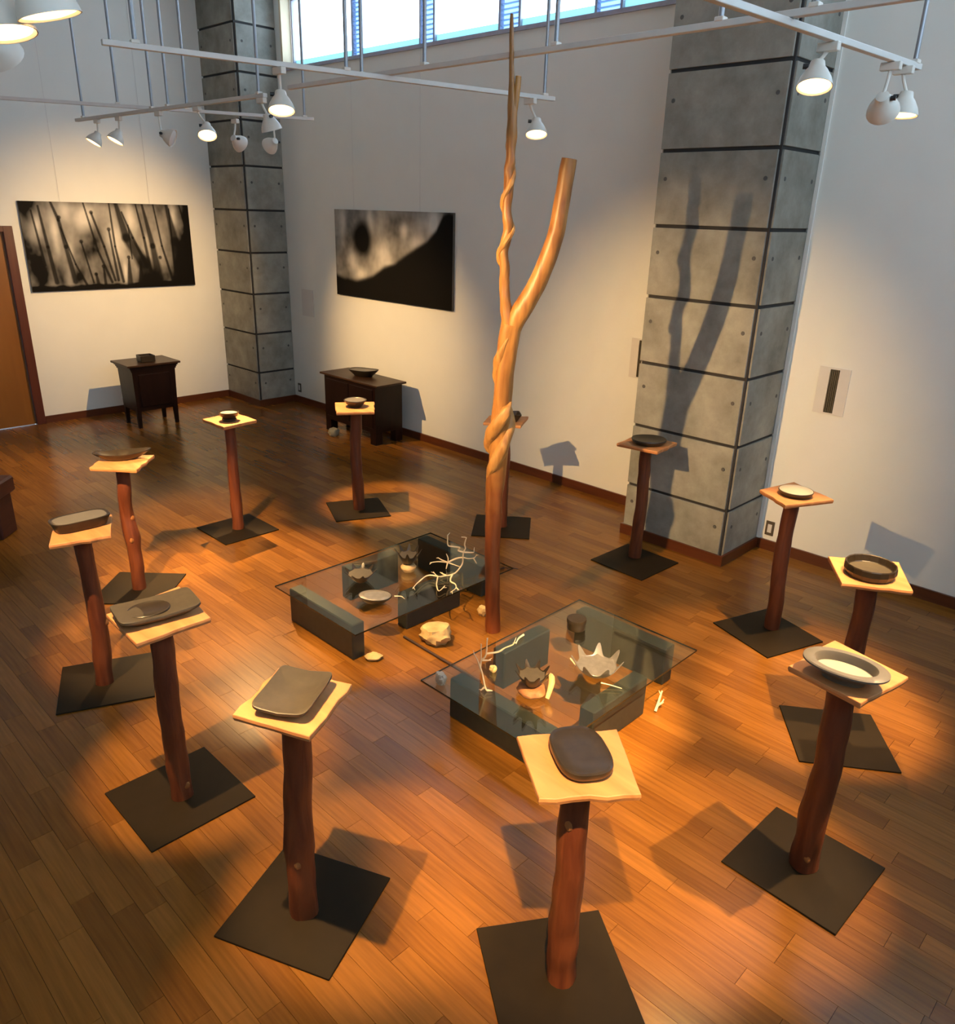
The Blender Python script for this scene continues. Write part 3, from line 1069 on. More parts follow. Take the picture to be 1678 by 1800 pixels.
# shallow bowl
t = dish_thing('round_bowl', 'small round grey bowl on the pedestal before the wide chest', 'bowl', (4.755, -1.918, Z0), 0)
bm = bmesh.new()
dish(bm, 0.096, 0.096, 2, [(0.55, 0), (0.58, 0.008), (0.82, 0.035), (1.0, 0.058), (0.98, 0.063), (0.94, 0.060), (0.70, 0.036), (0.1, 0.028)], 36)
obj('body', bm, M['ceram'], t, smooth=True)
bm = bmesh.new()
dish(bm, 0.096, 0.096, 2, [(0.915, 0.0585), (0.90, 0.0595), (0.68, 0.038), (0.05, 0.031)], 36)
obj('glaze', bm, M['silver'], t, smooth=True)
# square bowl behind the trunk
t = dish_thing('square_bowl', 'angular dark bowl half hidden behind the tall trunk', 'bowl', (5.915, -1.262, Z0), 50)
bm = bmesh.new()
dish(bm, 0.098, 0.075, 12, [(0.62, 0), (0.66, 0.004), (1.0, 0.060), (1.0, 0.066), (0.93, 0.066), (0.62, 0.020), (0.1, 0.016)], 32)
obj('body', bm, M['ceram'], t)
# oval dome lid
t = dish_thing('oval_plate', 'oval glossy black dish in front of the big pillar', 'dish', (7.045, -0.955, Z0), 48)
bm = bmesh.new()
dish(bm, 0.128, 0.118, 2.2, [(0.68, 0), (0.80, 0.006), (0.97, 0.026), (1.0, 0.036), (0.98, 0.042), (0.92, 0.041), (0.6, 0.030), (0.1, 0.028)], 44)
obj('body', bm, M['ceram'], t, smooth=True)
# pale round dish
t = dish_thing('pale_dish', 'round low dish with a shining pale inside, right of the big pillar', 'dish', (8.285, -1.232, Z0), 0)
bm = bmesh.new()
dish(bm, 0.103, 0.103, 2, [(0.84, 0), (0.88, 0.004), (0.97, 0.022), (1.0, 0.030), (0.98, 0.034), (0.90, 0.030), (0.1, 0.026)], 40)
obj('body', bm, M['ceram'], t, smooth=True)
bm = bmesh.new()
dish(bm, 0.103, 0.103, 2, [(0.96, 0.0325), (0.94, 0.0350), (0.70, 0.040), (0.3, 0.046), (0.05, 0.047)], 40)
obj('glaze', bm, M['cream'], t, smooth=True)
# faceted bowl
t = dish_thing('faceted_bowl', 'faceted round black bowl with a wide flat floor, at far right', 'bowl', (9.030, -2.095, Z0), 10)
bm = bmesh.new()
dish(bm, 0.118, 0.118, 2, [(0.86, 0), (0.90, 0.003), (1.0, 0.030), (0.985, 0.056), (0.96, 0.061), (0.92, 0.058), (0.86, 0.030), (0.78, 0.020), (0.1, 0.018)], 18)
obj('body', bm, M['ceram'], t)
bm = bmesh.new()
dish(bm, 0.118, 0.118, 2, [(0.84, 0.0265), (0.80, 0.026), (0.6, 0.022), (0.05, 0.021)], 18)
obj('glaze', bm, M['slab'], t)
# dishes on the chests
t = thing('square_dish', 'small square dark box dish on the chest under the stems picture', 'dish', (0.80, -1.99, 0.7505), math.radians(-4))
bm = bmesh.new()
dish(bm, 0.085, 0.085, 12, [(0.80, 0), (1.0, 0.006), (1.0, 0.075), (0.90, 0.075), (0.85, 0.03), (0.1, 0.028)], 32)
obj('body', bm, M['ceram'], t)
bm = bmesh.new()
dish(bm, 0.058, 0.058, 2, [(1.0, 0.031), (0.96, 0.040), (0.5, 0.038), (0.05, 0.038)], 24)
obj('glaze', bm, M['cream'], t, smooth=True)
t = thing('boat_bowl', 'dark pointed boat-shaped bowl on the wide black chest', 'bowl', (2.80, -0.33, 0.6905), math.radians(18))
bm = bmesh.new()
dish(bm, 0.19, 0.105, 2.6, [(0.55, 0), (0.60, 0.006), (0.92, 0.055), (1.0, 0.072), (0.97, 0.076), (0.92, 0.070), (0.6, 0.030), (0.1, 0.024)], 40,
     warp=lambda x, y: 0.014 * max(0, x / 0.19) ** 2)
obj('body', bm, M['ceram'], t, smooth=True)
bm = bmesh.new()
dish(bm, 0.19, 0.105, 2.6, [(0.90, 0.0685), (0.88, 0.070), (0.6, 0.036), (0.05, 0.030)], 40, warp=lambda x, y: 0.014 * max(0, x / 0.19) ** 2)
obj('glaze', bm, M['grey'], t, smooth=True)

# ------------------------------------------------------------------ glass tables
GZ = 0.235


def glass_table(label, x0, y0, x1, y1, blocks):
    cx, cy = (x0 + x1) / 2, (y0 + y1) / 2
    t = thing('glass_table', label, 'table', (cx, cy, 0))
    for b in blocks:
        box_obj('support_block', M['block'], (b[0] - cx, b[1] - cy, 0, b[2] - cx, b[3] - cy, GZ - 0.0002), t, 0.006)
    bm = bmesh.new()
    bx(bm, x0 - cx, y0 - cy, GZ, x1 - cx, y1 - cy, GZ + 0.010)
    o = obj('glass_top', bm, [M['glass'], M['gedge']], t)
    for p in o.data.polygons:
        if abs(p.normal.z) < 0.5:
            p.material_index = 1
    return t


glass_table('low glass table left of the trunk with a white branching twig on it', 6.02, -3.535, 6.86, -2.20,
            [(6.09, -3.475, 6.75, -3.385), (6.595, -3.005, 6.685, -2.527), (6.035, -3.03, 6.125, -2.60), (6.02, -2.33, 6.69, -2.235)])
glass_table('low glass table right of the trunk holding the silver splash bowl', 7.455, -3.565, 8.285, -2.235,
            [(7.535, -3.435, 8.19, -3.345), (8.15, -3.13, 8.24, -2.66), (7.475, -3.045, 7.565, -2.65), (7.516, -2.35, 8.158, -2.255)])
TZ = GZ + 0.0105


def crown_bowl(label, loc, R, h, horns, m_out, m_in, rot=0.0, hornlen=0.35, hornup=0.8):
    t = thing('crown_bowl', label, 'bowl', loc, rot, 'ruffled crown bowls on the glass tables')

    def ring(s, z, amp, up):
        o = []
        for k in range(96):
            a = 2 * PI * k / 96
            c = (max(0.0, 0.5 + 0.5 * math.cos(a * horns))) ** 3
            r = R * s * (1 + amp * c)
            o.append((r * math.cos(a), r * math.sin(a), z + up * c))
        return o
    bm = bmesh.new()
    loft(bm, [ring(0.42, 0, 0, 0), ring(0.48, 0.004, 0, 0), ring(0.80, h * 0.55, 0.02, 0), ring(0.97, h * 0.9, 0.10 * hornlen / 0.35, h * 0.25 * hornup),
              ring(1.0, h, hornlen, h * hornup), ring(0.985, h * 1.03, hornlen * 0.98, h * hornup), ring(0.95, h * 0.95, 0.08, h * 0.2 * hornup),
              ring(0.75, h * 0.55, 0.0, 0), ring(0.45, h * 0.22, 0, 0), ring(0.05, h * 0.2, 0, 0)])
    obj('body', bm, m_out, t, smooth=True)
    bm = bmesh.new()
    loft(bm, [ring(0.945, h * 0.975, 0.07, h * 0.18 * hornup), ring(0.93, h * 0.985, 0.06, h * 0.15 * hornup), ring(0.74, h * 0.585, 0, 0), ring(0.45, h * 0.255, 0, 0), ring(0.04, h * 0.235, 0, 0)])
    obj('glaze', bm, m_in, t, smooth=True)
    return t


crown_bowl('spiky dark crown bowl at the left end of the left glass table', (6.33, -3.09, TZ), 0.080, 0.055, 9, M['ceram'], M['slab'], 0.2, 0.35, 0.5)
crown_bowl('spiky dark crown bowl raised on the pale stump', (6.42, -2.76, TZ + 0.0555), 0.066, 0.062, 8, M['ceram'], M['slab'], 0.0, 0.4, 0.7)
crown_bowl('spiky dark crown bowl sitting on the bark stump', (7.93, -3.245, TZ + 0.0505), 0.066, 0.062, 8, M['ceram'], M['slab'], 0.3, 0.4, 0.6)
crown_bowl('large silver splash bowl with long upturned horns on the right glass table', (8.045, -2.855, TZ), 0.105, 0.052, 7, M['silver'], M['silver'], 0.35, 0.34, 1.15)

t = thing('lens_dish', 'oval dark dish with a silver grey top near the front of the left glass table', 'dish', (6.625, -3.205, TZ), math.radians(40))
bm = bmesh.new()
dish(bm, 0.105, 0.075, 2.1, [(0.35, 0), (0.6, 0.008), (0.93, 0.036), (1.0, 0.045), (0.98, 0.049), (0.93, 0.048), (0.1, 0.044)], 40)
obj('body', bm, M['ceram'], t, smooth=True)
bm = bmesh.new()
dish(bm, 0.105, 0.075, 2.1, [(0.93, 0.0485), (0.91, 0.0495), (0.1, 0.0465)], 40)
obj('glaze', bm, M['silver'], t, smooth=True)

t = thing('round_canister', 'black lidded round canister at the rear of the right glass table', 'canister', (7.67, -2.545, TZ))
bm = bmesh.new()
dish(bm, 0.056, 0.056, 2, [(0.92, 0), (0.96, 0.003), (0.98, 0.045), (0.1, 0.045)], 32)
obj('body', bm, M['ceram'], t, smooth=True)
bm = bmesh.new()
dish(bm, 0.058, 0.058, 2, [(1.0, 0.0455), (1.0, 0.062), (0.96, 0.067), (0.1, 0.068)], 32)
obj('lid', bm, M['ceram'], t, smooth=True)


def lump(bm, a, b, h, seed, seg=22, rings=9, jag=0.22, fl=0.35, flat=True):
    rr = []
    for j in range(rings):
        s = j / (rings - 1)
        z = h * s
        prof = [0.72, 0.86, 0.93, 1.0, 1.04, 1.06, 1.0, 0.90, 0.78][min(8, int(s * 8 + 0.01))] if flat else math.sin(PI * (0.12 + 0.80 * s)) ** 0.6
        ring = []
        for k in range(seg):
            t = 2 * PI * k / seg
            d = Vector((math.cos(t), math.sin(t), s * 1.4))
            q = prof * (1 + jag * noise.noise(d * 1.7 + Vector((seed, 0, 0))) + jag * 0.6 * noise.noise(d * 4.3 + Vector((0, seed, 0))))
            ring.append((a * q * math.cos(t), b * q * math.sin(t), max(0.0, z + (h * 0.10 * noise.noise(d * 3 + Vector((0, 0, seed))) if 0 < j else 0))))
        rr.append(ring)
    loft(bm, rr)


def rock(name, label, cat, loc, a, b, h, m, seed, rot=0.0, flat=True, jag=0.22):
    bm = bmesh.new()
    lump(bm, a, b, h, seed, jag=jag, flat=flat)
    return tag(obj(name, bm, m, None, loc, rot, smooth=True), label, cat)


# stumps under two of the bowls
rock('wood_stump', 'pale yellow wood stump under a crown bowl on the left glass table', 'stump', (6.42, -2.76, TZ), 0.048, 0.048, 0.053, M['stump'], 3.0, jag=0.12)
t = thing('bark_stump', 'brown bark stump with a raised pale rim on the right glass table', 'stump', (7.93, -3.245, TZ))
bm = bmesh.new()
lump(bm, 0.072, 0.068, 0.048, 6.0, jag=0.14)
obj('body', bm, M['bark'], t, smooth=True)
bm = bmesh.new()
pts = [(0.098 * math.cos(a), 0.098 * math.sin(a), 0.02 + 0.075 * math.sin((a - 0.05) / 1.65 * PI)) for a in [0.05 + 1.65 * k / 9 for k in range(10)]]
tube(bm, pts, [0.010, 0.013, 0.014, 0.016, 0.017, 0.016, 0.015, 0.014, 0.012, 0.008], 9, 0.35, 2, 40)
obj('rim', bm, M['stump'], t, smooth=True)

# stones
rock('stone', 'big layered yellow stone on the floor in front of the trunk', 'stone', (6.915, -2.965, 0), 0.092, 0.082, 0.105, M['rock'], 1.0, 0.7, jag=0.34)
rock('stone', 'small flat yellow stone on the floor by the front corner of the left table', 'stone', (6.815, -3.375, 0), 0.050, 0.036, 0.030, M['rock'], 2.0, 0.8)
rock('stone', 'small yellow stone on the floor just left of the trunk foot', 'stone', (6.875, -2.505, 0), 0.034, 0.030, 0.060, M['rock'], 4.0)
rock('stone', 'jagged whitish stone on the left corner of the right glass table', 'stone', (7.552, -3.515, TZ), 0.030, 0.022, 0.060, M['cream'], 5.0, jag=0.4)
rock('stone', 'tiny yellow cube of stone beside the upright twig on the right glass table', 'stone', (7.655, -3.235, TZ), 0.020, 0.018, 0.030, M['rock'], 7.0)
rock('stone', 'dim pale stone on the floor at the foot of the wide black chest', 'stone', (2.63, -0.66, 0), 0.065, 0.060, 0.085, M['pale'], 8.0)

# twigs
CORAL_A = [[(6.571, -2.542, 0.292), (6.526, -2.591, 0.294), (6.49, -2.631, 0.288)], [(6.571, -2.542, 0.292), (6.547, -2.568, 0.308), (6.526, -2.591, 0.328)], [(6.571, -2.542, 0.292), (6.574, -2.538, 0.322), (6.564, -2.55, 0.356)], [(6.571, -2.542, 0.292), (6.609, -2.501, 0.32), (6.64, -2.467, 0.326), (6.661, -2.444, 0.32), (6.688, -2.414, 0.323), (6.702, -2.399, 0.351)], [(6.64, -2.467, 0.326), (6.634, -2.474, 0.278), (6.687, -2.574, 0.272), (6.703, -2.625, 0.272), (6.685, -2.663, 0.272), (6.657, -2.711, 0.272), (6.586, -2.686, 0.272)], [(6.685, -2.663, 0.272), (6.62, -2.657, 0.272)], [(6.657, -2.711, 0.272), (6.607, -2.732, 0.272), (6.6, -2.773, 0.272), (6.623, -2.832, 0.272), (6.653, -2.889, 0.272), (6.672, -2.94, 0.268)], [(6.571, -2.542, 0.292), (6.599, -2.512, 0.272), (6.641, -2.502, 0.272)], [(6.703, -2.625, 0.272), (6.762, -2.695, 0.272), (6.814, -2.703, 0.272), (6.856, -2.737, 0.272), (6.864, -2.792, 0.262)], [(6.856, -2.737, 0.272), (6.892, -2.745, 0.272)], [(6.657, -2.711, 0.272), (6.703, -2.76, 0.272), (6.748, -2.808, 0.272), (6.808, -2.837, 0.264), (6.788, -2.772, 0.272)], [(6.64, -2.467, 0.326), (6.643, -2.464, 0.367), (6.653, -2.453, 0.395), (6.649, -2.457, 0.423), (6.652, -2.454, 0.459), (6.653, -2.452, 0.478), (6.631, -2.477, 0.478)], [(6.643, -2.464, 0.367), (6.684, -2.418, 0.368), (6.689, -2.413, 0.382)], [(6.643, -2.464, 0.367), (6.619, -2.49, 0.378), (6.625, -2.483, 0.401), (6.587, -2.524, 0.406), (6.572, -2.541, 0.422), (6.57, -2.544, 0.472), (6.569, -2.544, 0.494)], [(6.688, -2.414, 0.323), (6.703, -2.398, 0.284)], [(6.571, -2.542, 0.292), (6.575, -2.56, 0.25)]]
CORAL_B = [[(7.768, -3.393, 0.253), (7.755, -3.405, 0.272), (7.747, -3.412, 0.343), (7.738, -3.42, 0.386), (7.726, -3.431, 0.429), (7.712, -3.445, 0.467)], [(7.755, -3.405, 0.272), (7.742, -3.417, 0.252)], [(7.768, -3.393, 0.255), (7.786, -3.376, 0.253)], [(7.738, -3.42, 0.386), (7.743, -3.416, 0.43), (7.738, -3.42, 0.521)], [(7.743, -3.416, 0.43), (7.756, -3.404, 0.466), (7.759, -3.401, 0.556)], [(7.756, -3.404, 0.466), (7.797, -3.366, 0.481), (7.823, -3.341, 0.504), (7.853, -3.314, 0.523), (7.858, -3.309, 0.545)], [(7.743, -3.416, 0.428), (7.776, -3.385, 0.43)]]


def twig_obj(name, label, lines, r0, m, seed, origin):
    bm = bmesh.new()
    rg = random.Random(seed)
    o = Vector(origin)
    for l in lines:
        pts = [Vector(p) - o for p in l]
        if len(pts) > 2:
            pts = [pts[0]] + [p + Vector((rg.uniform(-.004, .004), rg.uniform(-.004, .004), rg.uniform(-.002, .002))) for p in pts[1:-1]] + [pts[-1]]
        rads = [r0 * (1 - 0.55 * k / (len(pts) - 1)) * rg.uniform(0.8, 1.25) for k in range(len(pts))]
        P, R = smooth_path(pts, rads, 3)
        tube(bm, P, R, 6)
        if rg.random() < 0.8:
            e, d = P[-2], (P[-1] - P[-2]).normalized()
            sd = d.cross(Vector((0.3, 0.2, 1))).normalized()
            tube(bm, [e, e + d * 0.018 + sd * 0.018 * rg.choice((-1, 1))], [r0 * 0.5, r0 * 0.25], 5)
    return tag(obj(name, bm, m, None, o, smooth=True), label, 'twig')


twig_obj('branching_twig', 'white branching twig sprawling over the left glass table beside the trunk', CORAL_A, 0.0055, M['coral'], 1, (6.60, -2.60, TZ))
twig_obj('upright_twig', 'white forked twig standing upright on the left of the right glass table', CORAL_B, 0.0050, M['coral'], 2, (7.76, -3.40, TZ))
twig_obj('short_twig', 'short pale twig on the rear of the right glass table', [[(7.52, -2.84, TZ + .008), (7.535, -2.90, TZ + .012), (7.556, -2.945, TZ + .006)]], 0.006, M['coral'], 3, (7.53, -2.9, TZ))
twig_obj('short_twig', 'short pale twig at the right of the silver splash bowl', [[(8.13, -2.93, TZ + .02), (8.17, -2.90, TZ + .014), (8.222, -2.875, TZ + .006)]], 0.0045, M['coral'], 4, (8.17, -2.9, TZ))
twig_obj('short_twig', 'tiny pale twig at the left of the silver splash bowl', [[(7.875, -2.86, TZ + .02), (7.90, -2.87, TZ + .012), (7.93, -2.88, TZ + .006)]], 0.004, M['coral'], 5, (7.9, -2.87, TZ))
twig_obj('short_twig', 'tiny pale twig beside the oval silver-topped dish', [[(6.66, -3.08, TZ + .012), (6.68, -3.06, TZ + .012), (6.69, -3.04, TZ + .004)]], 0.005, M['coral'], 6, (6.68, -3.06, TZ))
twig_obj('driftwood', 'small pale driftwood on the floor at the right of the right table', [[(8.275, -2.60, .006), (8.27, -2.57, .03), (8.262, -2.53, .10)], [(8.27, -2.57, .03), (8.29, -2.55, .05)]], 0.010, M['coral'], 7, (8.27, -2.57, 0))
twig_obj('dark_twig', 'small dark twig on the floor right of the trunk', [[(6.47, -1.90, .006), (6.50, -1.86, .014), (6.56, -1.80, .006)], [(6.50, -1.86, .012), (6.53, -1.87, .008)]], 0.006, M['twigd'], 8, (6.5, -1.86, 0))
bm = bmesh.new()
tube(bm, [(6.75, -3.081, 0.008), (7.0, -3.086, 0.008), (7.43, -3.093, 0.008)], [0.0085] * 3, 8)  # thin dark rod laid along a dark line on the floor
tag(obj('thin_stripe', bm, M['twigd'], smooth=True), 'straight thin dark stick on the floor in front of the yellow stone', 'stripe')

# ------------------------------------------------------------------ the tall forked trunk
TR = [(7.064, -2.603, 0.0, 0.0475), (7.056, -2.611, 0.277, 0.0465), (7.047, -2.618, 0.569, 0.0464), (7.049, -2.617, 0.813, 0.0516), (7.049, -2.617, 0.995, 0.053), (7.059, -2.607, 1.173, 0.054), (7.063, -2.604, 1.277, 0.056), (7.066, -2.602, 1.379, 0.057), (7.067, -2.6, 1.513, 0.0563), (7.07, -2.597, 1.644, 0.0528), (7.073, -2.594, 1.708, 0.0529), (7.081, -2.587, 1.836, 0.0587), (7.09, -2.579, 1.929, 0.060)]
LS = [(7.086, -2.583, 1.90, 0.0473), (7.068, -2.600, 2.005, 0.0344), (7.058, -2.608, 2.111, 0.0264), (7.054, -2.612, 2.215, 0.0255), (7.047, -2.619, 2.302, 0.027), (7.054, -2.612, 2.36, 0.026), (7.063, -2.604, 2.432, 0.027), (7.054, -2.612, 2.511, 0.026), (7.055, -2.611, 2.572, 0.026), (7.061, -2.605, 2.641, 0.028), (7.057, -2.609, 2.709, 0.027), (7.062, -2.605, 2.763, 0.0255), (7.063, -2.604, 2.869, 0.0255), (7.063, -2.604, 2.999, 0.0225), (7.058, -2.608, 3.076, 0.0175), (7.053, -2.612, 3.151, 0.0145), (7.052, -2.614, 3.225, 0.0122), (7.048, -2.618, 3.347, 0.0108), (7.046, -2.619, 3.409, 0.0083)]
RB = [(7.086, -2.583, 1.85, 0.050), (7.100, -2.570, 1.92, 0.0537), (7.124, -2.549, 1.99, 0.0544), (7.161, -2.514, 2.08, 0.0518), (7.204, -2.475, 2.206, 0.0487), (7.233, -2.448, 2.324, 0.0467), (7.254, -2.429, 2.439, 0.0447), (7.267, -2.417, 2.58, 0.0425), (7.277, -2.408, 2.689, 0.0413), (7.284, -2.401, 2.773, 0.0395)]
ST = [(7.067, -2.6, 2.96, 0.0172), (7.076, -2.592, 3.076, 0.0171), (7.080, -2.589, 3.142, 0.0160)]
c0 = Vector((7.064, -2.603, 0))
t = thing('forked_trunk', 'tall peeled forked tree trunk with a twisting vine standing in the middle', 'trunk', c0)


def tp(lst, seg, jit, seed, bm, k=4, fr=9.0):
    P, R = smooth_path([Vector(q[:3]) - c0 for q in lst], [q[3] for q in lst], k)
    tube(bm, P, R, seg, jit, seed, fr)


bm = bmesh.new()
tp(TR[:4], 20, 0.10, 1, bm, 4, 12)
obj('trunk_foot', bm, M['trunk'], t, smooth=True)
bm = bmesh.new()
tp(TR[3:], 22, 0.18, 2, bm)
tp(RB, 20, 0.10, 4, bm)
obj('trunk', bm, M['trunk'], t, smooth=True)
bm = bmesh.new()
tp(LS, 14, 0.30, 3, bm, 5, 14.0)
tp(ST, 12, 0.1, 5, bm)
obj('leading_stem', bm, M['trunk'], t, smooth=True)


def helix(axis, z0, z1, turns, ph, roff, r0, r1, n=46):
    """a vine winding round the axis (list of x,y,z,r)"""
    out, rr = [], []
    for k in range(n + 1):
        s = k / n
        z = z0 + (z1 - z0) * s
        j = 0
        while j < len(axis) - 2 and axis[j + 1][2] < z:
            j += 1
        a, b = axis[j], axis[j + 1]
        q = min(1, max(0, (z - a[2]) / (b[2] - a[2])))
        x, y, r = a[0] + (b[0] - a[0]) * q, a[1] + (b[1] - a[1]) * q, a[3] + (b[3] - a[3]) * q
        an = ph + turns * 2 * PI * s
        out.append(Vector((x + (r + roff) * math.cos(an), y + (r + roff) * math.sin(an), z)) - c0)
        e = min(1, min(s, 1 - s) * 6 + 0.25)
        rr.append((r0 + (r1 - r0) * s) * e)
    return out, rr


bm = bmesh.new()
P, R = helix(TR, 1.00, 1.86, 1.25, -2.5, -0.010, 0.034, 0.028)
tube(bm, P, R, 12, 0.35, 6, 12)
P, R = helix(TR, 1.16, 1.50, 0.62, 2.6, 0.000, 0.044, 0.028)
tube(bm, P, R, 12, 0.3, 7, 12)
obj('vine', bm, M['vine'], t, smooth=True)
bm = bmesh.new()
P, R = helix(LS, 2.14, 2.86, 2.6, 0.6, -0.003, 0.016, 0.013, 80)
tube(bm, P, R, 9, 0.3, 8, 20)
obj('vine', bm, M['vine'], t, smooth=True)

# ------------------------------------------------------------------ lighting tracks
TH = 3.2
tracks = {}


def track(key, label, a, b, rods, up=0.0):
    a, b = Vector((*a, TH + up)), Vector((*b, TH + up))
    mid = (a + b) / 2
    ang = math.atan2(b.y - a.y, b.x - a.x)
    L = (b - a).length
    t = thing('lighting_track', label, 'light track', mid, ang)
    bm = bmesh.new()
    bx(bm, -L / 2, -0.017, 0, L / 2, 0.017, 0.026)
    obj('rail', bm, M['grub'], t, bevel=0.002)
    u = (b - a).normalized()
    for p in rods:
        s = (Vector((*p, TH)) - mid).dot(u)
        bm = bmesh.new()
        tube(bm, [(s, 0, 0.024), (s, 0, CEIL - TH - up - 0.003)], [0.011] * 2, 10)
        o = obj('suspension_rod', bm, M['rod'], t, smooth=True)
        box_obj('rod_clip', M['white'], (s - 0.02, -0.02, 0.022, s + 0.02, 0.02, 0.04), t, 0.003)
    return t


track('A', 'white lighting track crossing in front of the trunk top, end hanging by the pillar window', (5.759, -4.09), (6.315, -1.39),
      [(5.872, -3.96), (6.06, -2.86), (6.30, -1.47)])
track('B', 'long white lighting track running parallel to the window wall', (5.03, -2.585), (10.9, -2.575),
      [(5.809, -2.63), (6.371, -2.58), (7.305, -2.6), (8.162, -2.6), (8.548, -2.57), (8.791, -2.58), (9.9, -2.58)], 0.0275)
track('C', 'white lighting track farthest left, crossing the corner pillar', (2.35, -3.95), (3.47, -1.33), [(3.08, -2.33), (2.85, -2.82), (3.43, -1.40)], 0.0275)
track('D', 'white lighting track running towards the left wall with five lamps', (1.50, -2.66), (4.75, -2.60), [(1.672, -2.66), (3.07, -2.63), (3.345, -2.63), (4.671, -2.60)])
track('E', 'short white lighting track at upper right ending in two lamps', (8.385, -3.55), (8.535, -1.33), [(8.527, -1.38), (8.40, -3.3)])
track('F', 'white lighting track close overhead above the front row of pedestals', (6.40, -5.45), (10.1, -5.12), [(6.9, -5.4), (9.3, -5.2)])
track('G', 'white lighting track overhead at the right, above the camera side', (9.55, -2.63), (9.62, -4.75), [(9.6, -3.4)])

LAMPS = 'track lamps under the ceiling rails'


def lamp(label, adp, head, aim, lit=True, th=TH, power=1.0, cone=46, blend=0.6, size=1.0):
    """adp: x,y on the track; head: centre of the lamp face; aim: point lit"""
    ax, ay = adp
    t = thing('track_lamp', label, 'lamp', (ax, ay, th), 0, LAMPS)
    o = Vector((ax, ay, th))
    H = Vector(head) - o
    d = (Vector(aim) - Vector(head)).normalized()
    neck = H - d * (0.098 * size)
    box_obj('adapter', M['white'], (-0.045, -0.016, -0.035, 0.045, 0.016, 0.0), t, 0.003)
    bm = bmesh.new()
    tube(bm, [(0, 0, -0.03), (neck.x * 0.3, neck.y * 0.3, (neck.z) * 0.55), tuple(neck)], [0.008] * 3, 8)
    obj('stem', bm, M['white'], t, smooth=True)
    # housing: a bell along d
    z = d
    x = z.cross(Vector((0, 0, 1)))
    x = x.normalized() if x.length > 0.05 else Vector((1, 0, 0))
    y = z.cross(x)
    S = size

    def ring(r, h, n=24):
        return [H + z * (h * S) + (x * math.cos(2 * PI * k / n) + y * math.sin(2 * PI * k / n)) * (r * S) for k in range(n)]
    bm = bmesh.new()
    loft(bm, [ring(0.016, -0.108), ring(0.029, -0.104), ring(0.034, -0.080), ring(0.046, -0.066), ring(0.064, -0.034), ring(0.071, -0.012), ring(0.073, 0.0), ring(0.070, 0.0), ring(0.066, -0.012)], True, True)
    obj('housing', bm, M['white'], t, smooth=True)
    bm = bmesh.new()
    loft(bm, [ring(0.064, -0.0105), ring(0.062, -0.005), ring(0.04, 0.000), ring(0.01, 0.002)])
    obj('bulb', bm, M['bulb'] if lit else M['dull'], t, smooth=True)
    bm = bmesh.new()
    kp = H - z * (0.088 * S) + x * (0.034 * S)
    tube(bm, [kp, kp + x * 0.022], [0.011 * S, 0.011 * S], 10)
    obj('knob', bm, M['knob'], t, smooth=True)
    if lit:
        ld = bpy.data.lights.new('spot_light', 'SPOT')
        ld.energy = SPOT_W * power
        ld.color = WARM
        ld.spot_size = math.radians(cone)
        ld.spot_blend = blend
        ld.shadow_soft_size = 0.018
        lo = bpy.data.objects.new('spot_light', ld)
        COL.objects.link(lo)
        lo.parent = t
        lo.matrix_local = Matrix.Translation(H + z * 0.012) @ (-z).to_track_quat('Z', 'Y').to_matrix().to_4x4()
    return t


lamp('lit white lamp nearest the left wall on the left track', (1.957, -2.652), (1.93, -2.70, 3.0), (1.7, -4.2, 0.5), power=0.25, cone=56)
lamp('lit white lamp second from the left wall on the left track', (2.413, -2.643), (2.39, -2.69, 3.0), (2.3, -4.1, 0.5), power=0.25, cone=56)
lamp('unlit white lamp third on the left track, turned to the right', (3.166, -2.63), (3.24, -2.56, 3.0), (4.6, -1.2, 2.2), False)
lamp('glowing white lamp turned towards us in front of the corner pillar', (3.80, -2.617), (3.80, -2.55, 3.0), (5.05, -3.22, 0.7), cone=40, blend=0.8, power=2.2)
lamp('unlit white lamp just behind the glowing lamp at the corner pillar', (3.20, -1.96), (3.22, -1.93, 3.0), (2.6, 0, 2.0), False)
lamp('white lamp facing away on the farthest left track before the corner pillar', (3.33, -1.66), (3.27, -1.68, 3.0), (0.0, -1.95, 1.5), power=0.85, cone=66, blend=1.0)
lamp('small lit lamp partly behind the bigger lamp near the window corner', (4.70, -2.601), (4.73, -2.55, 3.0), (4.77, -1.93, 0.93), cone=24, power=1.3)
lamp('large lit lamp hanging under the window corner at left of centre', (5.935, -3.235), (5.93, -3.23, 2.99), (6.75, -3.75, 0.3), power=0.3, cone=36)
lamp('lit lamp right of the trunk top at the end of its track', (6.275, -1.58), (6.29, -1.52, 2.99), (7.0, -2.2, 0.3), power=0.4, cone=24)
lamp('large lit lamp in front of the big pillar at upper right', (8.462, -2.21), (8.45, -2.26, 3.03), (8.9, -3.15, 0.3), power=0.2, cone=36)
lamp('unlit lamp at upper right, left one of the close pair', (8.512, -1.62), (8.50, -1.58, 3.0), (8.2, 0, 2.0), False)
lamp('lit lamp at upper right, right one of the close pair', (8.522, -1.48), (8.545, -1.46, 2.99), (8.55, -1.75, 0.5), cone=40, power=0.8)
lamp('big lit lamp at the upper left corner, upper one of the three', (8.06, -5.30), (7.94, -5.10, 2.89), (8.05, -4.64, 0.93), cone=24, power=1.0, size=0.95)
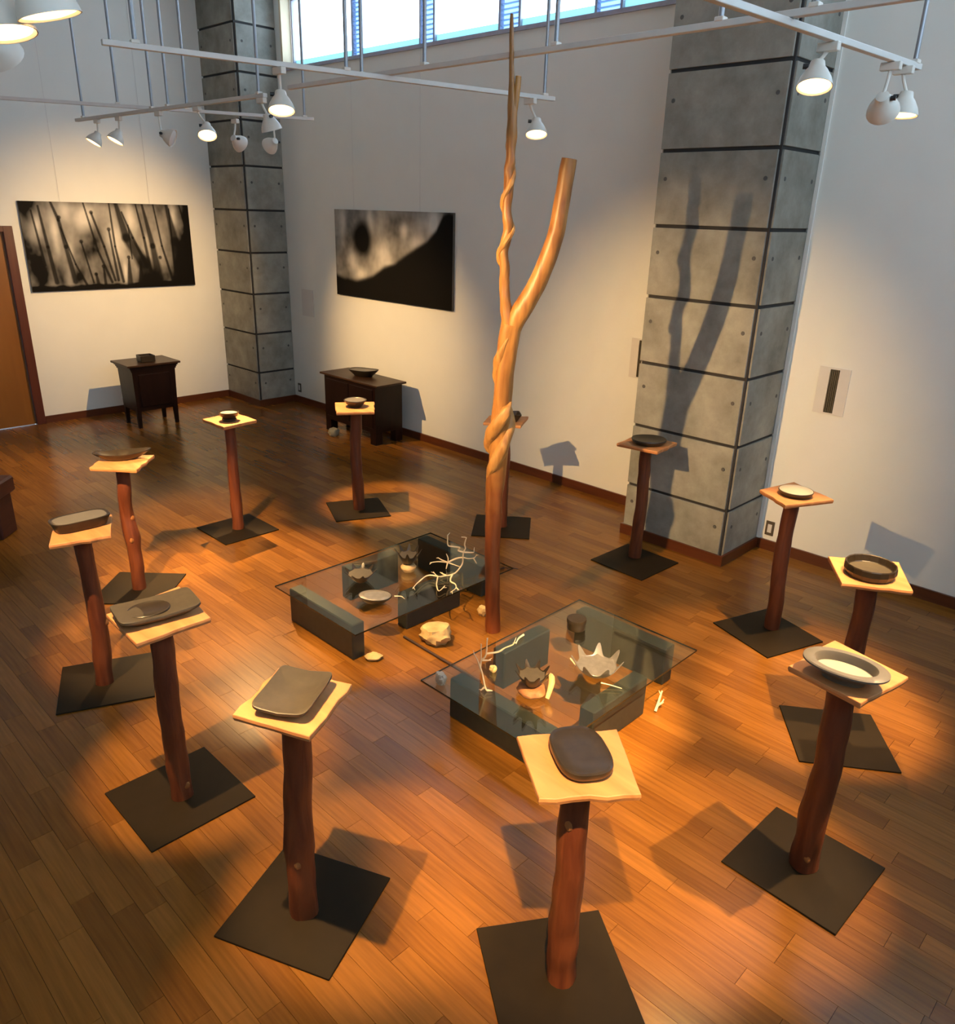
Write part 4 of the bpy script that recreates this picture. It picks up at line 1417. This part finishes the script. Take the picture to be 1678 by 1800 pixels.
lamp('big lit lamp at the upper left corner, middle one of the three', (7.86, -5.32), (7.82, -5.16, 2.86), (8.2, -4.95, 0.9), cone=24, power=0.3, size=0.95)
lamp('big unlit lamp at the upper left corner, lowest one of the three', (7.60, -5.34), (7.53, -5.10, 2.85), (6.6, -4.2, 1.4), False, size=0.95)
lamp('lamp beyond the upper left of the photo lighting the forked trunk', (7.20, -5.378), (7.18, -5.24, 2.93), (6.95, -2.45, 1.75), cone=46, blend=0.9, power=1.5)
lamp('lamp beyond the left of the photo over the leftmost pedestal', (6.72, -5.42), (6.68, -5.52, 2.95), (6.0, -4.6, 0.93), cone=25, power=1.1)
lamp('added lamp beyond the left of the photo over the bent pedestal', (6.45, -5.446), (6.42, -5.36, 2.98), (5.0, -4.0, 0.93), cone=24, power=2.3)  # unseen lamp, added to brighten the boat dish and its board
lamp('lamp beyond the upper left of the photo over the rectangular tray', (7.46, -5.355), (7.44, -5.23, 2.95), (7.15, -4.74, 0.93), cone=25, power=1.0)
lamp('lamp beyond the left of the photo lighting the wide black chest', (2.40, -3.83), (2.42, -3.72, 3.0), (3.0, 0, 0.95), cone=44, blend=1.0, power=1.2)
lamp('lamp beyond the top of the photo over the nearest pedestal', (9.66, -5.16), (9.64, -5.20, 2.98), (8.92, -4.2, 0.93), cone=30, power=1.45)
lamp('lamp beyond the right of the photo over the right glass table', (9.59, -3.80), (9.52, -3.80, 2.97), (8.0, -2.9, 0.2), cone=23, power=3.2)
lamp('lamp beyond the right of the photo over the oval ring dish', (9.86, -2.577), (9.85, -2.56, 2.98), (9.30, -3.08, 0.93), cone=26, power=1.25)
lamp('lamp beyond the right of the photo over the faceted bowl', (9.46, -2.577), (9.46, -2.53, 2.98), (9.04, -2.09, 0.93), cone=26, power=1.3)
track('H', 'white lighting track overhead that carries the lamp cut off by the top edge', (6.5, -4.35), (8.3, -4.35), [(7.9, -4.35)], 0.27)
lamp('lit lamp cut off by the top edge above the track end at upper left', (6.96, -4.36), (6.965, -4.33, 3.235), (6.65, -3.15, 0.25), th=TH + 0.27, cone=24, power=1.7)
